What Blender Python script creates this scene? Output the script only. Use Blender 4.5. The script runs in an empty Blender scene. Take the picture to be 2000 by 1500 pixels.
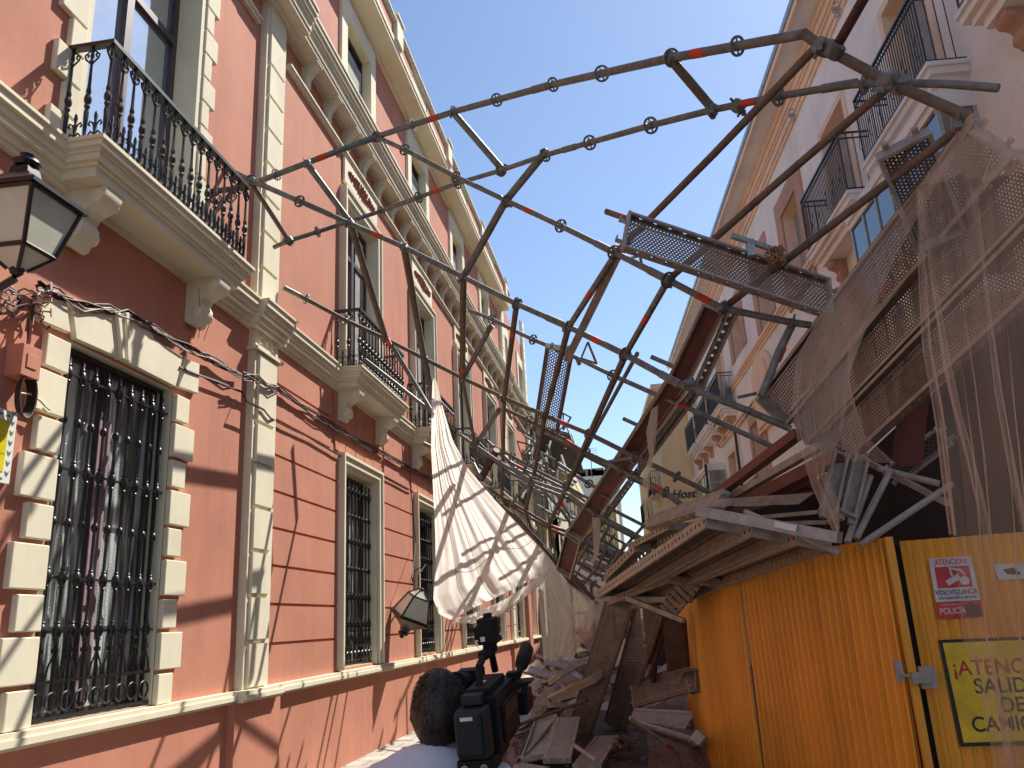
import bpy, bmesh, math, random
from mathutils import Vector, Matrix, Quaternion, noise
random.seed(7)
scene = bpy.context.scene
C = scene.collection
R_ = math.radians

# ------------------------------------------------------------------ camera, sky, sun, exposure
F_PX = 1600.0; CX, CY = 1000.0, 750.0; EYE = 1.75
def _axes():
    Y = Vector((1256.0-CX, -(1203.0-CY), -F_PX)).normalized()
    h = Vector((1, 0.052, 0))
    Z = h.cross(Y).normalized()
    if Z.y < 0: Z = -Z
    X = Y.cross(Z)
    return X, Y, Z
AX, AY, AZ = _axes()
RM = Matrix((AX, AY, AZ))                 # camera axes -> world
CAM = Vector((0, 0, EYE))
cam_d = bpy.data.cameras.new('camera'); cam = bpy.data.objects.new('camera', cam_d); C.objects.link(cam)
cam_d.sensor_width = 36.0; cam_d.lens = 36.0*F_PX/2000.0; cam_d.clip_start = 0.05; cam_d.clip_end = 2000
cam.matrix_world = Matrix.Translation(CAM) @ RM.to_4x4()
scene.camera = cam
scene.render.resolution_x = 1024; scene.render.resolution_y = 768
SUN = Vector((0.37, 0.52, 0.80)).normalized()
w = bpy.data.worlds.new('World'); scene.world = w; w.use_nodes = True
wn = w.node_tree.nodes; wl = w.node_tree.links
bg = wn['Background']; sky = wn.new('ShaderNodeTexSky'); sky.sky_type = 'NISHITA'; sky.sun_disc = False
sky.sun_elevation = math.asin(SUN.z); sky.sun_rotation = math.atan2(SUN.x, SUN.y)
sky.air_density = 1.0; sky.dust_density = 0.35; sky.ozone_density = 2.2; sky.altitude = 50
bg.inputs['Strength'].default_value = 0.098
wl.new(sky.outputs[0], bg.inputs['Color'])
sd = bpy.data.lights.new('sun', 'SUN'); sd.energy = 4.3; sd.angle = R_(0.53); sd.color = (1.0, 0.94, 0.85)
so = bpy.data.objects.new('sun', sd); C.objects.link(so); so.rotation_mode = 'QUATERNION'
so.rotation_quaternion = SUN.to_track_quat('Z', 'Y'); so.location = (6, 8, 30)
scene.view_settings.view_transform = 'Standard'; scene.view_settings.look = 'None'
scene.view_settings.gamma = 1.0; scene.view_settings.exposure = 0.85
try:
    scene.cycles.transparent_max_bounces = 24; scene.cycles.max_bounces = 10; scene.cycles.diffuse_bounces = 7
except Exception: pass

# ------------------------------------------------------------------ points
def ray(x, y): return RM @ Vector((x-CX, -(y-CY), -F_PX))
def pt(x, y, d): return CAM + ray(x, y)/F_PX*d                     # point seen at (x, y), d metres in front
def gp(x, y, z=0.0):
    r = ray(x, y); return CAM + r*((z-EYE)/r.z)
def onx(x, y, X):
    r = ray(x, y); return CAM + r*(X/r.x)
def ony(x, y, Y):
    r = ray(x, y); return CAM + r*(Y/r.y)

class Frame:                               # u along, w outwards, z up
    def __init__(s, o, u, n): s.o = Vector(o); s.u = Vector(u).normalized(); s.n = Vector(n).normalized()
    def P(s, u, w, z): return s.o + s.u*u + s.n*w + Vector((0, 0, z))
    def hit(s, x, y, w=0.0):
        r = ray(x, y); o = s.o + s.n*w
        t = (o-CAM).dot(s.n)/r.dot(s.n); p = CAM + r*t
        return (p-s.o).dot(s.u), p.z
LF = Frame((-4.07, 0, 0), (0, 1, 0), (1, 0, 0))
_dr = ray(1135, 1213); _dr.z = 0; _dr.normalize()
RFR = Frame((5.4, 0, 0), _dr, (-_dr.y, _dr.x, 0))

# ------------------------------------------------------------------ mesh building
class MB:
    def __init__(s): s.v = []; s.f = []
    def vs(s, pts):
        n = len(s.v); s.v.extend([tuple(p) for p in pts]); return n
    def poly(s, pts):
        n = s.vs(pts); s.f.append(tuple(range(n, n+len(pts))))
    def hexa(s, p):                        # 8 points: bottom ring 0-3, top ring 4-7
        n = s.vs(p)
        for q in ((3,2,1,0),(4,5,6,7),(0,1,5,4),(1,2,6,5),(2,3,7,6),(3,0,4,7)): s.f.append(tuple(n+i for i in q))
    def box(s, c, size, M=None):
        x, y, z = [a/2 for a in size]; c = Vector(c)
        p = [Vector((a, b, d)) + c for d in (-z, z) for a, b in ((-x,-y),(x,-y),(x,y),(-x,y))]
        if M: p = [M @ q for q in p]
        s.hexa(p)
    def fbox(s, fr, u0, u1, w0, w1, z0, z1):
        a = [fr.P(u, w_, z) for z in (z0, z1) for u, w_ in ((u0,w0),(u1,w0),(u1,w1),(u0,w1))]
        s.hexa(a)
    def prism(s, pts, ext, ext0=None):     # polygon extruded by a vector
        ext = Vector(ext); n = len(pts); pts = [Vector(p) for p in pts]
        if ext0 is not None: pts = [p+Vector(ext0) for p in pts]
        a = s.vs(pts); b = s.vs([p+ext for p in pts])
        s.f.append(tuple(range(a+n-1, a-1, -1))); s.f.append(tuple(range(b, b+n)))
        for i in range(n):
            j = (i+1) % n; s.f.append((a+i, a+j, b+j, b+i))
    def ring_path(s, pts, rads, n=8, cap=True):
        pts = [Vector(p) for p in pts]; m = len(pts)
        if not isinstance(rads, (list, tuple)): rads = [rads]*m
        T = []
        for i in range(m):
            a = pts[max(i-1,0)]; b = pts[min(i+1,m-1)]; t = (b-a)
            T.append(t.normalized() if t.length > 1e-9 else Vector((0,0,1)))
        up = Vector((0,0,1)) if abs(T[0].z) < .9 else Vector((1,0,0))
        nrm = T[0].cross(up).normalized(); st = []
        for i in range(m):
            nrm = (nrm - T[i]*nrm.dot(T[i])); nrm = nrm.normalized() if nrm.length > 1e-6 else T[i].orthogonal().normalized()
            bi = T[i].cross(nrm)
            st.append(s.vs([pts[i] + (nrm*math.cos(2*math.pi*k/n) + bi*math.sin(2*math.pi*k/n))*rads[i] for k in range(n)]))
        for i in range(m-1):
            a, b = st[i], st[i+1]
            for k in range(n):
                j = (k+1) % n; s.f.append((a+k, a+j, b+j, b+k))
        if cap:
            s.f.append(tuple(st[0]+k for k in range(n-1,-1,-1))); s.f.append(tuple(st[-1]+k for k in range(n)))
    def tube(s, a, b, r, n=10): s.ring_path([a, b], r, n)
    def lathe(s, base, axis, prof, n=8):   # prof: (t, r) along axis
        base = Vector(base); axis = Vector(axis)
        L = axis.length; ax = axis.normalized()
        nrm = ax.orthogonal().normalized(); bi = ax.cross(nrm); st = []
        for t, r in prof:
            c = base + axis*t
            st.append(s.vs([c + (nrm*math.cos(2*math.pi*k/n) + bi*math.sin(2*math.pi*k/n))*r for k in range(n)]))
        for i in range(len(st)-1):
            a, b = st[i], st[i+1]
            for k in range(n):
                j = (k+1) % n; s.f.append((a+k, a+j, b+j, b+k))
        s.f.append(tuple(st[0]+k for k in range(n-1,-1,-1))); s.f.append(tuple(st[-1]+k for k in range(n)))
    def grid(s, P, closed=False):          # rows of points
        nu = len(P); nv = len(P[0]); b = s.vs([q for row in P for q in row])
        for i in range(nu-1):
            for j in range(nv-1): s.f.append((b+i*nv+j, b+i*nv+j+1, b+(i+1)*nv+j+1, b+(i+1)*nv+j))
    def build(s, name, mat, parent=None, smooth=False, recalc=True):
        me = bpy.data.meshes.new(name); me.from_pydata(s.v, [], s.f); me.update()
        if recalc:
            bm = bmesh.new(); bm.from_mesh(me); bmesh.ops.recalc_face_normals(bm, faces=bm.faces[:]); bm.to_mesh(me); bm.free()
        if smooth:
            me.polygons.foreach_set('use_smooth', [True]*len(me.polygons))
            try: me.set_sharp_from_angle(angle=R_(40))
            except Exception: pass
        o = bpy.data.objects.new(name, me); C.objects.link(o)
        if mat: me.materials.append(mat)
        if parent: o.parent = parent
        return o

def tag(o, label=None, cat=None, group=None, kind=None):
    if label: o['label'] = label
    if cat: o['category'] = cat
    if group: o['group'] = group
    if kind: o['kind'] = kind
    return o
def empty(name, loc=(0,0,0), label=None, cat=None, group=None):
    o = bpy.data.objects.new(name, None); C.objects.link(o); o.location = loc; o.empty_display_size = .2
    return tag(o, label, cat, group)
def keep(o, root):                         # parent without moving a world-space mesh
    o.parent = root; o.matrix_parent_inverse = root.matrix_basis.inverted(); return o
def basis(x, z):                           # matrix with local X along x, Z close to z
    x = Vector(x).normalized(); z = Vector(z); y = z.cross(x).normalized(); z = x.cross(y)
    return Matrix((x, y, z)).transposed()
def kids(o): return [c for c in o.children]
def copy_tree(o, parent=None):
    c = o.copy(); C.objects.link(c)
    if parent: c.parent = parent
    for k in kids(o): copy_tree(k, c)
    return c

# ------------------------------------------------------------------ materials
def mat(name, col, rough=.7, metal=0.0, n1=None, amt=.25, scale=6, bump=0.0, bscale=60, spec=.5, col2=None, coat=0):
    m = bpy.data.materials.new(name); m.use_nodes = True; nt = m.node_tree; N = nt.nodes; L = nt.links
    b = N['Principled BSDF']; b.inputs['Roughness'].default_value = rough; b.inputs['Metallic'].default_value = metal
    b.inputs['Specular IOR Level'].default_value = spec
    tc = N.new('ShaderNodeTexCoord')
    no = N.new('ShaderNodeTexNoise'); no.inputs['Scale'].default_value = scale; no.inputs['Detail'].default_value = 6; no.inputs['Roughness'].default_value = .62
    L.new(tc.outputs['Object'], no.inputs['Vector'])
    r = N.new('ShaderNodeMix'); r.data_type = 'RGBA'
    c2 = col2 if col2 else tuple(max(0, c*(1-amt)) for c in col); c1 = tuple(min(1, c*(1+amt*.5)) for c in col) if not col2 else col
    r.inputs['A'].default_value = (*c1, 1); r.inputs['B'].default_value = (*c2, 1)
    mr = N.new('ShaderNodeMapRange'); mr.inputs['From Min'].default_value = .35; mr.inputs['From Max'].default_value = .68
    L.new(no.outputs['Fac'], mr.inputs['Value']); L.new(mr.outputs['Result'], r.inputs['Factor'])
    L.new(r.outputs['Result'], b.inputs['Base Color'])
    if bump:
        n2 = N.new('ShaderNodeTexNoise'); n2.inputs['Scale'].default_value = bscale; n2.inputs['Detail'].default_value = 5
        L.new(tc.outputs['Object'], n2.inputs['Vector'])
        bp = N.new('ShaderNodeBump'); bp.inputs['Strength'].default_value = bump; bp.inputs['Distance'].default_value = .01
        L.new(n2.outputs['Fac'], bp.inputs['Height']); L.new(bp.outputs['Normal'], b.inputs['Normal'])
    return m
def stucco(name, col, streak=(.9,.85,.8), bump=.25, dirt=.3):
    """painted render: broad blotches, fine vertical streaks, hand-trowelled bump"""
    m = mat(name, col, .85, bump=bump, bscale=9, amt=.12, scale=.9, spec=.25)
    nt = m.node_tree; N = nt.nodes; L = nt.links; b = N['Principled BSDF']
    tc = N.new('ShaderNodeTexCoord'); mp = N.new('ShaderNodeMapping'); mp.inputs['Scale'].default_value = (2.2, 2.2, .22)
    no = N.new('ShaderNodeTexNoise'); no.inputs['Scale'].default_value = 2.0; no.inputs['Detail'].default_value = 8; no.inputs['Roughness'].default_value = .7
    L.new(tc.outputs['Object'], mp.inputs[0]); L.new(mp.outputs[0], no.inputs['Vector'])
    mr = N.new('ShaderNodeMapRange'); mr.inputs['From Min'].default_value = .45; mr.inputs['From Max'].default_value = .8
    mr.inputs['To Max'].default_value = dirt; L.new(no.outputs['Fac'], mr.inputs['Value'])
    src = b.inputs['Base Color'].links[0].from_socket
    x = N.new('ShaderNodeMix'); x.data_type = 'RGBA'; x.blend_type = 'MULTIPLY'
    L.new(mr.outputs['Result'], x.inputs['Factor']); L.new(src, x.inputs['A']); x.inputs['B'].default_value = (*[c*.75 for c in streak], 1)
    L.new(x.outputs['Result'], b.inputs['Base Color'])
    return m
def perforate(m, px, py, r, ymax=None, elong=1.0, row=None):
    """cuts a staggered pattern of real see-through holes into a sheet, in the sheet's own coordinates"""
    nt = m.node_tree; N = nt.nodes; L = nt.links; b = N['Principled BSDF']; out = N['Material Output']
    tc = N.new('ShaderNodeTexCoord'); sp = N.new('ShaderNodeSeparateXYZ'); L.new(tc.outputs['Object'], sp.inputs[0])
    def M(op, a, bb=None, c=None):
        n = N.new('ShaderNodeMath'); n.operation = op
        for i, q in enumerate((a, bb, c)):
            if q is None: continue
            if isinstance(q, (int, float)): n.inputs[i].default_value = q
            else: L.new(q, n.inputs[i])
        return n.outputs[0]
    ax = 0; X = sp.outputs['X']; Y = sp.outputs['Y'] if row is None else sp.outputs[row]
    def lat(o):
        fx = M('MULTIPLY', M('SUBTRACT', M('FRACT', M('ADD', M('DIVIDE', X, px), o)), .5), px/elong)
        fy = M('MULTIPLY', M('SUBTRACT', M('FRACT', M('ADD', M('DIVIDE', Y, py), o)), .5), py)
        return M('SQRT', M('ADD', M('MULTIPLY', fx, fx), M('MULTIPLY', fy, fy)))
    d = M('MINIMUM', lat(.25), lat(.75)) if row is None else lat(.5)
    h = M('LESS_THAN', d, r)
    if ymax: h = M('MULTIPLY', h, M('LESS_THAN', M('ABSOLUTE', Y), ymax))
    t = N.new('ShaderNodeBsdfTransparent'); mx = N.new('ShaderNodeMixShader')
    L.new(h, mx.inputs[0]); L.new(b.outputs[0], mx.inputs[1]); L.new(t.outputs[0], mx.inputs[2]); L.new(mx.outputs[0], out.inputs['Surface'])
    return m
def netting(name, col, alpha, trans=.5, fine=260, contrast=.25):
    """woven debris net: thin threads, partly see-through, thicker looking where seen edge on"""
    m = bpy.data.materials.new(name); m.use_nodes = True; nt = m.node_tree; N = nt.nodes; L = nt.links
    for n in list(N): N.remove(n)
    out = N.new('ShaderNodeOutputMaterial'); d = N.new('ShaderNodeBsdfDiffuse'); tl = N.new('ShaderNodeBsdfTranslucent')
    d.inputs[0].default_value = (*col, 1); tl.inputs[0].default_value = (*col, 1)
    a = N.new('ShaderNodeMixShader'); a.inputs[0].default_value = trans; L.new(d.outputs[0], a.inputs[1]); L.new(tl.outputs[0], a.inputs[2])
    tr = N.new('ShaderNodeBsdfTransparent'); mx = N.new('ShaderNodeMixShader')
    lw = N.new('ShaderNodeLayerWeight'); lw.inputs['Blend'].default_value = .35
    tc = N.new('ShaderNodeTexCoord'); no = N.new('ShaderNodeTexNoise'); no.inputs['Scale'].default_value = 1.6; no.inputs['Detail'].default_value = 3; no.inputs['Roughness'].default_value = .5
    L.new(tc.outputs['Object'], no.inputs['Vector'])
    m1 = N.new('ShaderNodeMath'); m1.operation = 'MULTIPLY_ADD'; L.new(no.outputs['Fac'], m1.inputs[0]); m1.inputs[1].default_value = contrast; m1.inputs[2].default_value = alpha-contrast*.5
    m2 = N.new('ShaderNodeMath'); m2.operation = 'MULTIPLY_ADD'; m2.use_clamp = True; L.new(lw.outputs['Facing'], m2.inputs[0]); m2.inputs[1].default_value = .45*(1-alpha); L.new(m1.outputs[0], m2.inputs[2])
    L.new(m2.outputs[0], mx.inputs[0]); L.new(tr.outputs[0], mx.inputs[1]); L.new(a.outputs[0], mx.inputs[2]); L.new(mx.outputs[0], out.inputs[0])
    return m
def glass(name, col=(.02,.025,.03), rough=.04, bump=0, bscale=40, ior=2.1):
    m = mat(name, col, rough, amt=.1, bump=bump, bscale=bscale, spec=1.0); m.node_tree.nodes['Principled BSDF'].inputs['IOR'].default_value = ior; return m

M = {}
M['pink'] = stucco('pink_render', (.53, .23, .155), dirt=.38)
M['cream'] = stucco('cream_paint', (.76, .71, .54), bump=.12, dirt=.25)
M['groove'] = mat('groove_paint', (.36, .12, .08), .9)
M['iron'] = mat('black_iron', (.012, .012, .014), .38, spec=.6, amt=.3, scale=30)
M['glass'] = glass('window_glass')
M['teal_glass'] = glass('rippled_glass', (.50, .60, .57), .2, bump=.8, bscale=75)
def _streaks(m):
    nt = m.node_tree; N = nt.nodes; L = nt.links; tc = N.new('ShaderNodeTexCoord'); mp = N.new('ShaderNodeMapping'); mp.inputs['Scale'].default_value = (9, 9, .9)
    no = N.new('ShaderNodeTexNoise'); no.inputs['Scale'].default_value = 1.6; no.inputs['Detail'].default_value = 3; cr = N.new('ShaderNodeValToRGB')
    cr.color_ramp.elements[0].position = .42; cr.color_ramp.elements[0].color = (.05,.065,.065,1); cr.color_ramp.elements[1].position = .6; cr.color_ramp.elements[1].color = (.66,.76,.73,1)
    L.new(tc.outputs['Object'], mp.inputs[0]); L.new(mp.outputs[0], no.inputs['Vector']); L.new(no.outputs['Fac'], cr.inputs[0]); L.new(cr.outputs[0], N['Principled BSDF'].inputs['Base Color'])
_streaks(M['teal_glass'])
M['mullion'] = mat('plum_frame', (.07, .045, .055), .45)
M['shade'] = mat('grey_blind', (.30, .30, .27), .8)
M['wood_pale'] = mat('mauve_curtain', (.30, .20, .22), .9)
M['galv'] = mat('galvanised_tube', (.23, .25, .24), .48, .35, amt=.5, scale=14, bump=.2, bscale=120, col2=(.13,.12,.105))
M['rust'] = mat('rusty_tube', (.20, .155, .125), .75, .1, amt=.4, scale=10, bump=.3, bscale=90, col2=(.12,.09,.07))
M['redrust'] = mat('painted_red_tube', (.10, .035, .03), .6, .1, amt=.4, scale=12)
M['band'] = mat('orange_band', (.62, .06, .02), .5, amt=.2)
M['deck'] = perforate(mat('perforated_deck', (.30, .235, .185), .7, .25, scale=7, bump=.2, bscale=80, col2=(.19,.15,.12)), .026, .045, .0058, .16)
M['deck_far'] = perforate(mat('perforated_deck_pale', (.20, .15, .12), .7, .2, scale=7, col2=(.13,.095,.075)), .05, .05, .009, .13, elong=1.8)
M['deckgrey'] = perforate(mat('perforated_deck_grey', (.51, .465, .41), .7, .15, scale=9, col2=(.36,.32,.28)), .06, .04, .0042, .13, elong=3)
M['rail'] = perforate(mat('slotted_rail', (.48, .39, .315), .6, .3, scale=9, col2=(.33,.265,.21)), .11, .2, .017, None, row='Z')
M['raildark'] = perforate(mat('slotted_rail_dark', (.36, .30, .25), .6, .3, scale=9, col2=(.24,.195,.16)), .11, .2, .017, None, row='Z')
M['steel'] = mat('dusty_steel', (.49, .46, .42), .6, .3, scale=8, col2=(.33,.29,.245), bump=.2)
M['bluesteel'] = mat('grey_steel', (.42, .50, .55), .5, .5, scale=12, col2=(.30,.35,.38))
M['maroon'] = mat('maroon_board', (.20, .062, .052), .6, scale=5, col2=(.14,.05,.045), bump=.2)
M['plyboard'] = mat('brown_board', (.11, .06, .045), .75, scale=5, col2=(.07,.04,.03), bump=.2)
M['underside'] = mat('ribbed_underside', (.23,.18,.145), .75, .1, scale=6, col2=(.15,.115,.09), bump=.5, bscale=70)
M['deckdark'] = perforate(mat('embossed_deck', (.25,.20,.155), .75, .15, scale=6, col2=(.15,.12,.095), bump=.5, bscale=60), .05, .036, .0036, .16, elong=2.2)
M['flangeholes'] = perforate(mat('holed_flange', (.36,.37,.35), .55, .3, scale=8, col2=(.24,.235,.22)), .10, .5, .016, None, row='Y')
M['whitenet'] = netting('white_debris_net', (.90, .86, .79), .90, .62, contrast=.14)
M['tannet'] = netting('tan_debris_net', (.84, .74, .63), .19, .5, contrast=.22)
M['tandrape'] = netting('tan_drape_net', (.86, .74, .61), .30, .55, contrast=.25)
M['creamnet'] = netting('cream_debris_net', (.90, .86, .74), .50, .6, contrast=.4)
M['greynet'] = netting('grey_debris_net', (.55, .49, .45), .55, .5, contrast=.4)
M['yellow'] = stucco('yellow_sheet', (.98, .455, .06), streak=(.62,.50,.42), bump=.18, dirt=.55); M['yellow'].node_tree.nodes['Principled BSDF'].inputs['Roughness'].default_value = .42
M['skyglass'] = mat('reflecting_pane', (.62, .68, .74), .03, .8, amt=.05, spec=1.0)
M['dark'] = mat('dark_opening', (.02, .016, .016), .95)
M['darkbrown'] = mat('dark_brown_sheet_and_shade', (.045, .028, .024), .9, amt=.4, scale=2)  # sheeting brown, and shade colour for the panel behind the hoarding
M['rcream'] = stucco('right_cream_render', (.86, .83, .79), bump=.06, dirt=.15)
M['rpeach'] = stucco('right_peach_trim', (.84, .63, .48), bump=.04, dirt=.15)
M['rgrey'] = stucco('right_soffit', (.80, .80, .80), bump=.04, dirt=.15)
M['rterra'] = stucco('terracotta_trim', (.52, .32, .24), bump=.04, dirt=.1)
M['ryellow'] = stucco('yellow_render', (.76, .60, .36), bump=.05, dirt=.15)
M['white'] = mat('white_paint', (.78, .77, .74), .6, amt=.05)
# ================================================================== LEFT: pink building
def wall_mesh(fr, u0, u1, z0, z1, ops, w=0.0, depth=.28, back=True):
    """wall sheet with real openings (u0,u1,z0,z1[,depth]) and their reveals"""
    mb = MB(); rvs = []; us = sorted({u0, u1, *[o[0] for o in ops], *[o[1] for o in ops]}); zs = sorted({z0, z1, *[o[2] for o in ops], *[o[3] for o in ops]})
    for a, b in zip(us, us[1:]):
        for c, d in zip(zs, zs[1:]):
            um, zm = (a+b)/2, (c+d)/2
            if any(o[0] < um < o[1] and o[2] < zm < o[3] for o in ops): continue
            mb.poly([fr.P(a, w, c), fr.P(b, w, c), fr.P(b, w, d), fr.P(a, w, d)])
    for o in ops:
        rv = MB(); rvs.append(rv)
        dd = o[4] if len(o) > 4 else depth
        q = [(o[0], o[2]), (o[1], o[2]), (o[1], o[3]), (o[0], o[3])]
        for i in range(4):
            a, b = q[i], q[(i+1) % 4]
            rv.poly([fr.P(a[0], w, a[1]), fr.P(b[0], w, b[1]), fr.P(b[0], w-dd, b[1]), fr.P(a[0], w-dd, a[1])])
    mb.rv = rvs
    return mb
def frame_boxes(mb, fr, u0, u1, z0, z1, t, w0, w1, sill=False, top=None):
    top = t if top is None else top
    mb.fbox(fr, u0-t, u0, w0, w1, z0-(t if sill else 0), z1+top); mb.fbox(fr, u1, u1+t, w0, w1, z0-(t if sill else 0), z1+top)
    mb.fbox(fr, u0, u1, w0, w1, z1, z1+top)
    if sill: mb.fbox(fr, u0, u1, w0, w1, z0-t, z0)
def architrave(fr, u0, u1, z0, z1, t, parent, name='window_frame', m=None, sill=False):
    mb = MB()
    frame_boxes(mb, fr, u0-.055, u1+.055, z0, z1+.055, t-.055, .0, .085, sill)
    frame_boxes(mb, fr, u0, u1, z0, z1, .054, .0, .045, sill)
    e = t-.04; frame_boxes(mb, fr, u0-e, u1+e, z0, z1+e, .04, .086, .115, sill)
    return mb.build(name, m or M['cream'], parent)

KNOB = [(-.050,.013),(-.042,.021),(-.034,.014),(-.026,.024),(-.012,.031),(0,.033),(.012,.031),(.026,.024),(.034,.014),(.042,.021),(.050,.013)]
def grille(fr, u0, u1, z0, z1, n, w, parent, hz, r=.011, res=7):
    """wrought-iron bars with turned knots at every cross rail and a scrolled band at the foot"""
    mb = MB(); H = z1-z0
    for i in range(n):
        u = u0+(u1-u0)*(i+.5)/n; prof = [(0, r)]
        for z in hz:
            k = 1.0 if abs(z-hz[1]) > 1e-6 and abs(z-hz[-2]) > 1e-6 else 1.0
            for dz, rr in KNOB: prof.append(((z+dz*1.5-z0)/H, max(r, rr*k)))
        for a, b in zip(hz, hz[1:]):
            if b-a > .6:
                z = (a+b)/2
                for dz, rr in KNOB[2:9]: prof.append(((z+dz-z0)/H, max(r, rr*.85)))
        prof = [p for p in prof if 0 <= p[0] <= .985]; prof.sort()
        prof += [(.99, .016), (1.0, .003)]
        mb.lathe(fr.P(u, w, z0), Vector((0, 0, H)), prof, res)
        c = fr.P(u, w+.004, z0+.13)                       # ring scrolls at the foot
        st = (u1-u0)/n
        for rr, cz in ((st*.40, .11),):
            mb.ring_path([fr.P(u+math.cos(t)*rr, w+.012, z0+cz+math.sin(t)*rr) for t in [k*math.pi/6 for k in range(13)]], .0075, 5, False)
        mb.ring_path([fr.P(u-st*.45, w, z0+.26), fr.P(u-st*.36, w, z0+.34), fr.P(u, w, z0+.44), fr.P(u+st*.36, w, z0+.34), fr.P(u+st*.45, w, z0+.26)], .008, 5)
        mb.box(fr.P(u, w, z0+.45), (.035, .035, .03))
    for z in hz: mb.fbox(fr, u0-.01, u1+.01, w-.007, w+.007, z-.009, z+.009)
    mb.fbox(fr, u0-.01, u1+.01, w-.012, w+.012, z0-.005, z0+.02); mb.fbox(fr, u0-.01, u1+.01, w-.008, w+.008, z0+.235, z0+.258)
    return mb.build('window_grille', M['iron'], parent, smooth=True)

BAL = [(0,.02),(.03,.02),(.05,.012),(.10,.014),(.2,.017),(.30,.020),(.33,.013),(.36,.024),(.385,.015),(.41,.027),(.44,.030),(.47,.024),(.49,.014),(.52,.021),(.56,.014),(.70,.012),(.82,.010),(.84,.019),(.87,.010),(.9,.017),(.94,.012),(1,.014)]
def scroll(mb, P, s, r=.008, flip=1):
    pts = [P(0,0)] + [P(flip*s*(.25+.5*math.sin(t*.5)), s*(1.0-math.cos(t))*.8) for t in (.6,1.2,1.8,2.4,3.0)] + [P(flip*s*.95, s*1.25), P(flip*s*.75, s*1.1)]
    mb.ring_path(pts, r, 4)
def railing(fr, u0, u1, p, z0, z1, parent, n, ns=2, res=7):
    mb = MB(); H = z1-z0
    def one(P, u, w, du, dw, st):
        mb.lathe(fr.P(u, w, z0+.03), Vector((0, 0, H-.06)), BAL, res)
        Q = lambda a, b: fr.P(u+du*a, w+dw*a, z1-.055-.13+b)
        for f in (-1, 1):
            mb.ring_path([Q(0,0), Q(f*.03,.03), Q(f*.055,.055), Q(f*.062,.085), Q(f*.045,.1), Q(f*.03,.085), Q(f*.04,.065)], .0085, 4)
            mb.ring_path([Q(f*.045,.1), Q(f*.02,.125), Q(0,.11)], .007, 4)
        S = lambda a, b: fr.P(u+du*(a+st/2), w+dw*(a+st/2), z0+.03+b)   # fleur between the balusters
        mb.lathe(S(0,.02), Vector((0,0,.23)), [(0,.02),(.2,.010),(.45,.018),(.6,.009),(.8,.016),(.92,.012),(1,.003)], 5)
        for f in (-1, 1):
            mb.ring_path([S(0,.1), S(f*.022,.15), S(f*.045,.165), S(f*.055,.14), S(f*.042,.125)], .008, 4)
            mb.ring_path([S(0,.01), S(f*.035,.02), S(f*.05,.05), S(f*.03,.075), S(f*.012,.055)], .0085, 4)
    st = (u1-u0)/n
    for i in range(n+1): one(None, u0+st*i, p, 1, 0, st if i < n else -st)
    sw = p/(ns+.35)
    for u in (u0, u1):
        for k in range(1, ns+1): one(None, u, p-sw*k, 0, 1, -sw*0+sw)
    o = mb.build('railing', M['iron'], parent, smooth=True)
    hb = MB()
    hb.fbox(fr, u0-.03, u1+.03, p-.03, p+.03, z1-.035, z1)
    for u in (u0, u1): hb.fbox(fr, u-.03, u+.03, .0, p-.03, z1-.035, z1)
    hb.fbox(fr, u0-.018, u1+.018, p-.018, p+.018, z0, z0+.03)
    for u in (u0, u1): hb.fbox(fr, u-.018, u+.018, .0, p-.018, z0, z0+.03)
    h = hb.build('handrail', M['iron'], o)
    return o
def moulded(mb, fr, u0, u1, layers, w0=0.0, ends=True):
    """stack of stepped courses (protrusion, zlow, zhigh) returned round the ends"""
    for p, a, b in layers:
        e = p if ends else 0
        mb.fbox(fr, u0-(e-w0 if ends else 0), u1+(e-w0 if ends else 0), w0, p, a, b)
def corbel(mb, fr, u, z, wd, p, h):
    prof = [(0,0),(p,0),(p*1.02,-h*.10),(p*.93,-h*.24),(p*.72,-h*.33),(p*.52,-h*.40),(p*.44,-h*.52),(p*.52,-h*.62),(p*.50,-h*.76),(p*.36,-h*.86),(p*.30,-h*.97),(p*.16,-h*1.0),(0,-h*.92)]
    mb.prism([fr.P(u-wd/2, a, z+b) for a, b in prof], fr.u*wd)
    for f in (-1, 1):                                      # rolled volutes standing proud at the sides
        for (a, b, rr) in ((p*.78, -h*.17, h*.13), (p*.36, -h*.74, h*.12)):
            c = fr.P(u+f*(wd/2), a, z+b)
            mb.lathe(c, fr.u*(f*.018), [(0, rr), (.6, rr), (1, rr*.8)], 12)
def balcony(fr, u0, u1, zd, parent, n, dense=True):
    mb = MB(); p = .45
    a, b = u0+.0, u1-.0
    def course(pp, zl, zh): mb.fbox(fr, a-(pp-.39), b+(pp-.39), .001, pp, zl, zh)
    course(.47, zd-.03, zd); course(.45, zd-.075, zd-.03); course(.42, zd-.105, zd-.075); course(.405, zd-.16, zd-.105); course(.375, zd-.19, zd-.16); course(.35, zd-.27, zd-.19)
    o = mb.build('balcony', M['cream'], parent)
    railing(fr, u0+.03, u1-.03, .39, zd+.005, zd+.90, o, n)
    for u in (u0+.28, u1-.28):
        cb = MB(); corbel(cb, fr, u, zd-.27, .20, .34, .46); cb.build('corbel', M['cream'], o, smooth=True)
    return o

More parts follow.
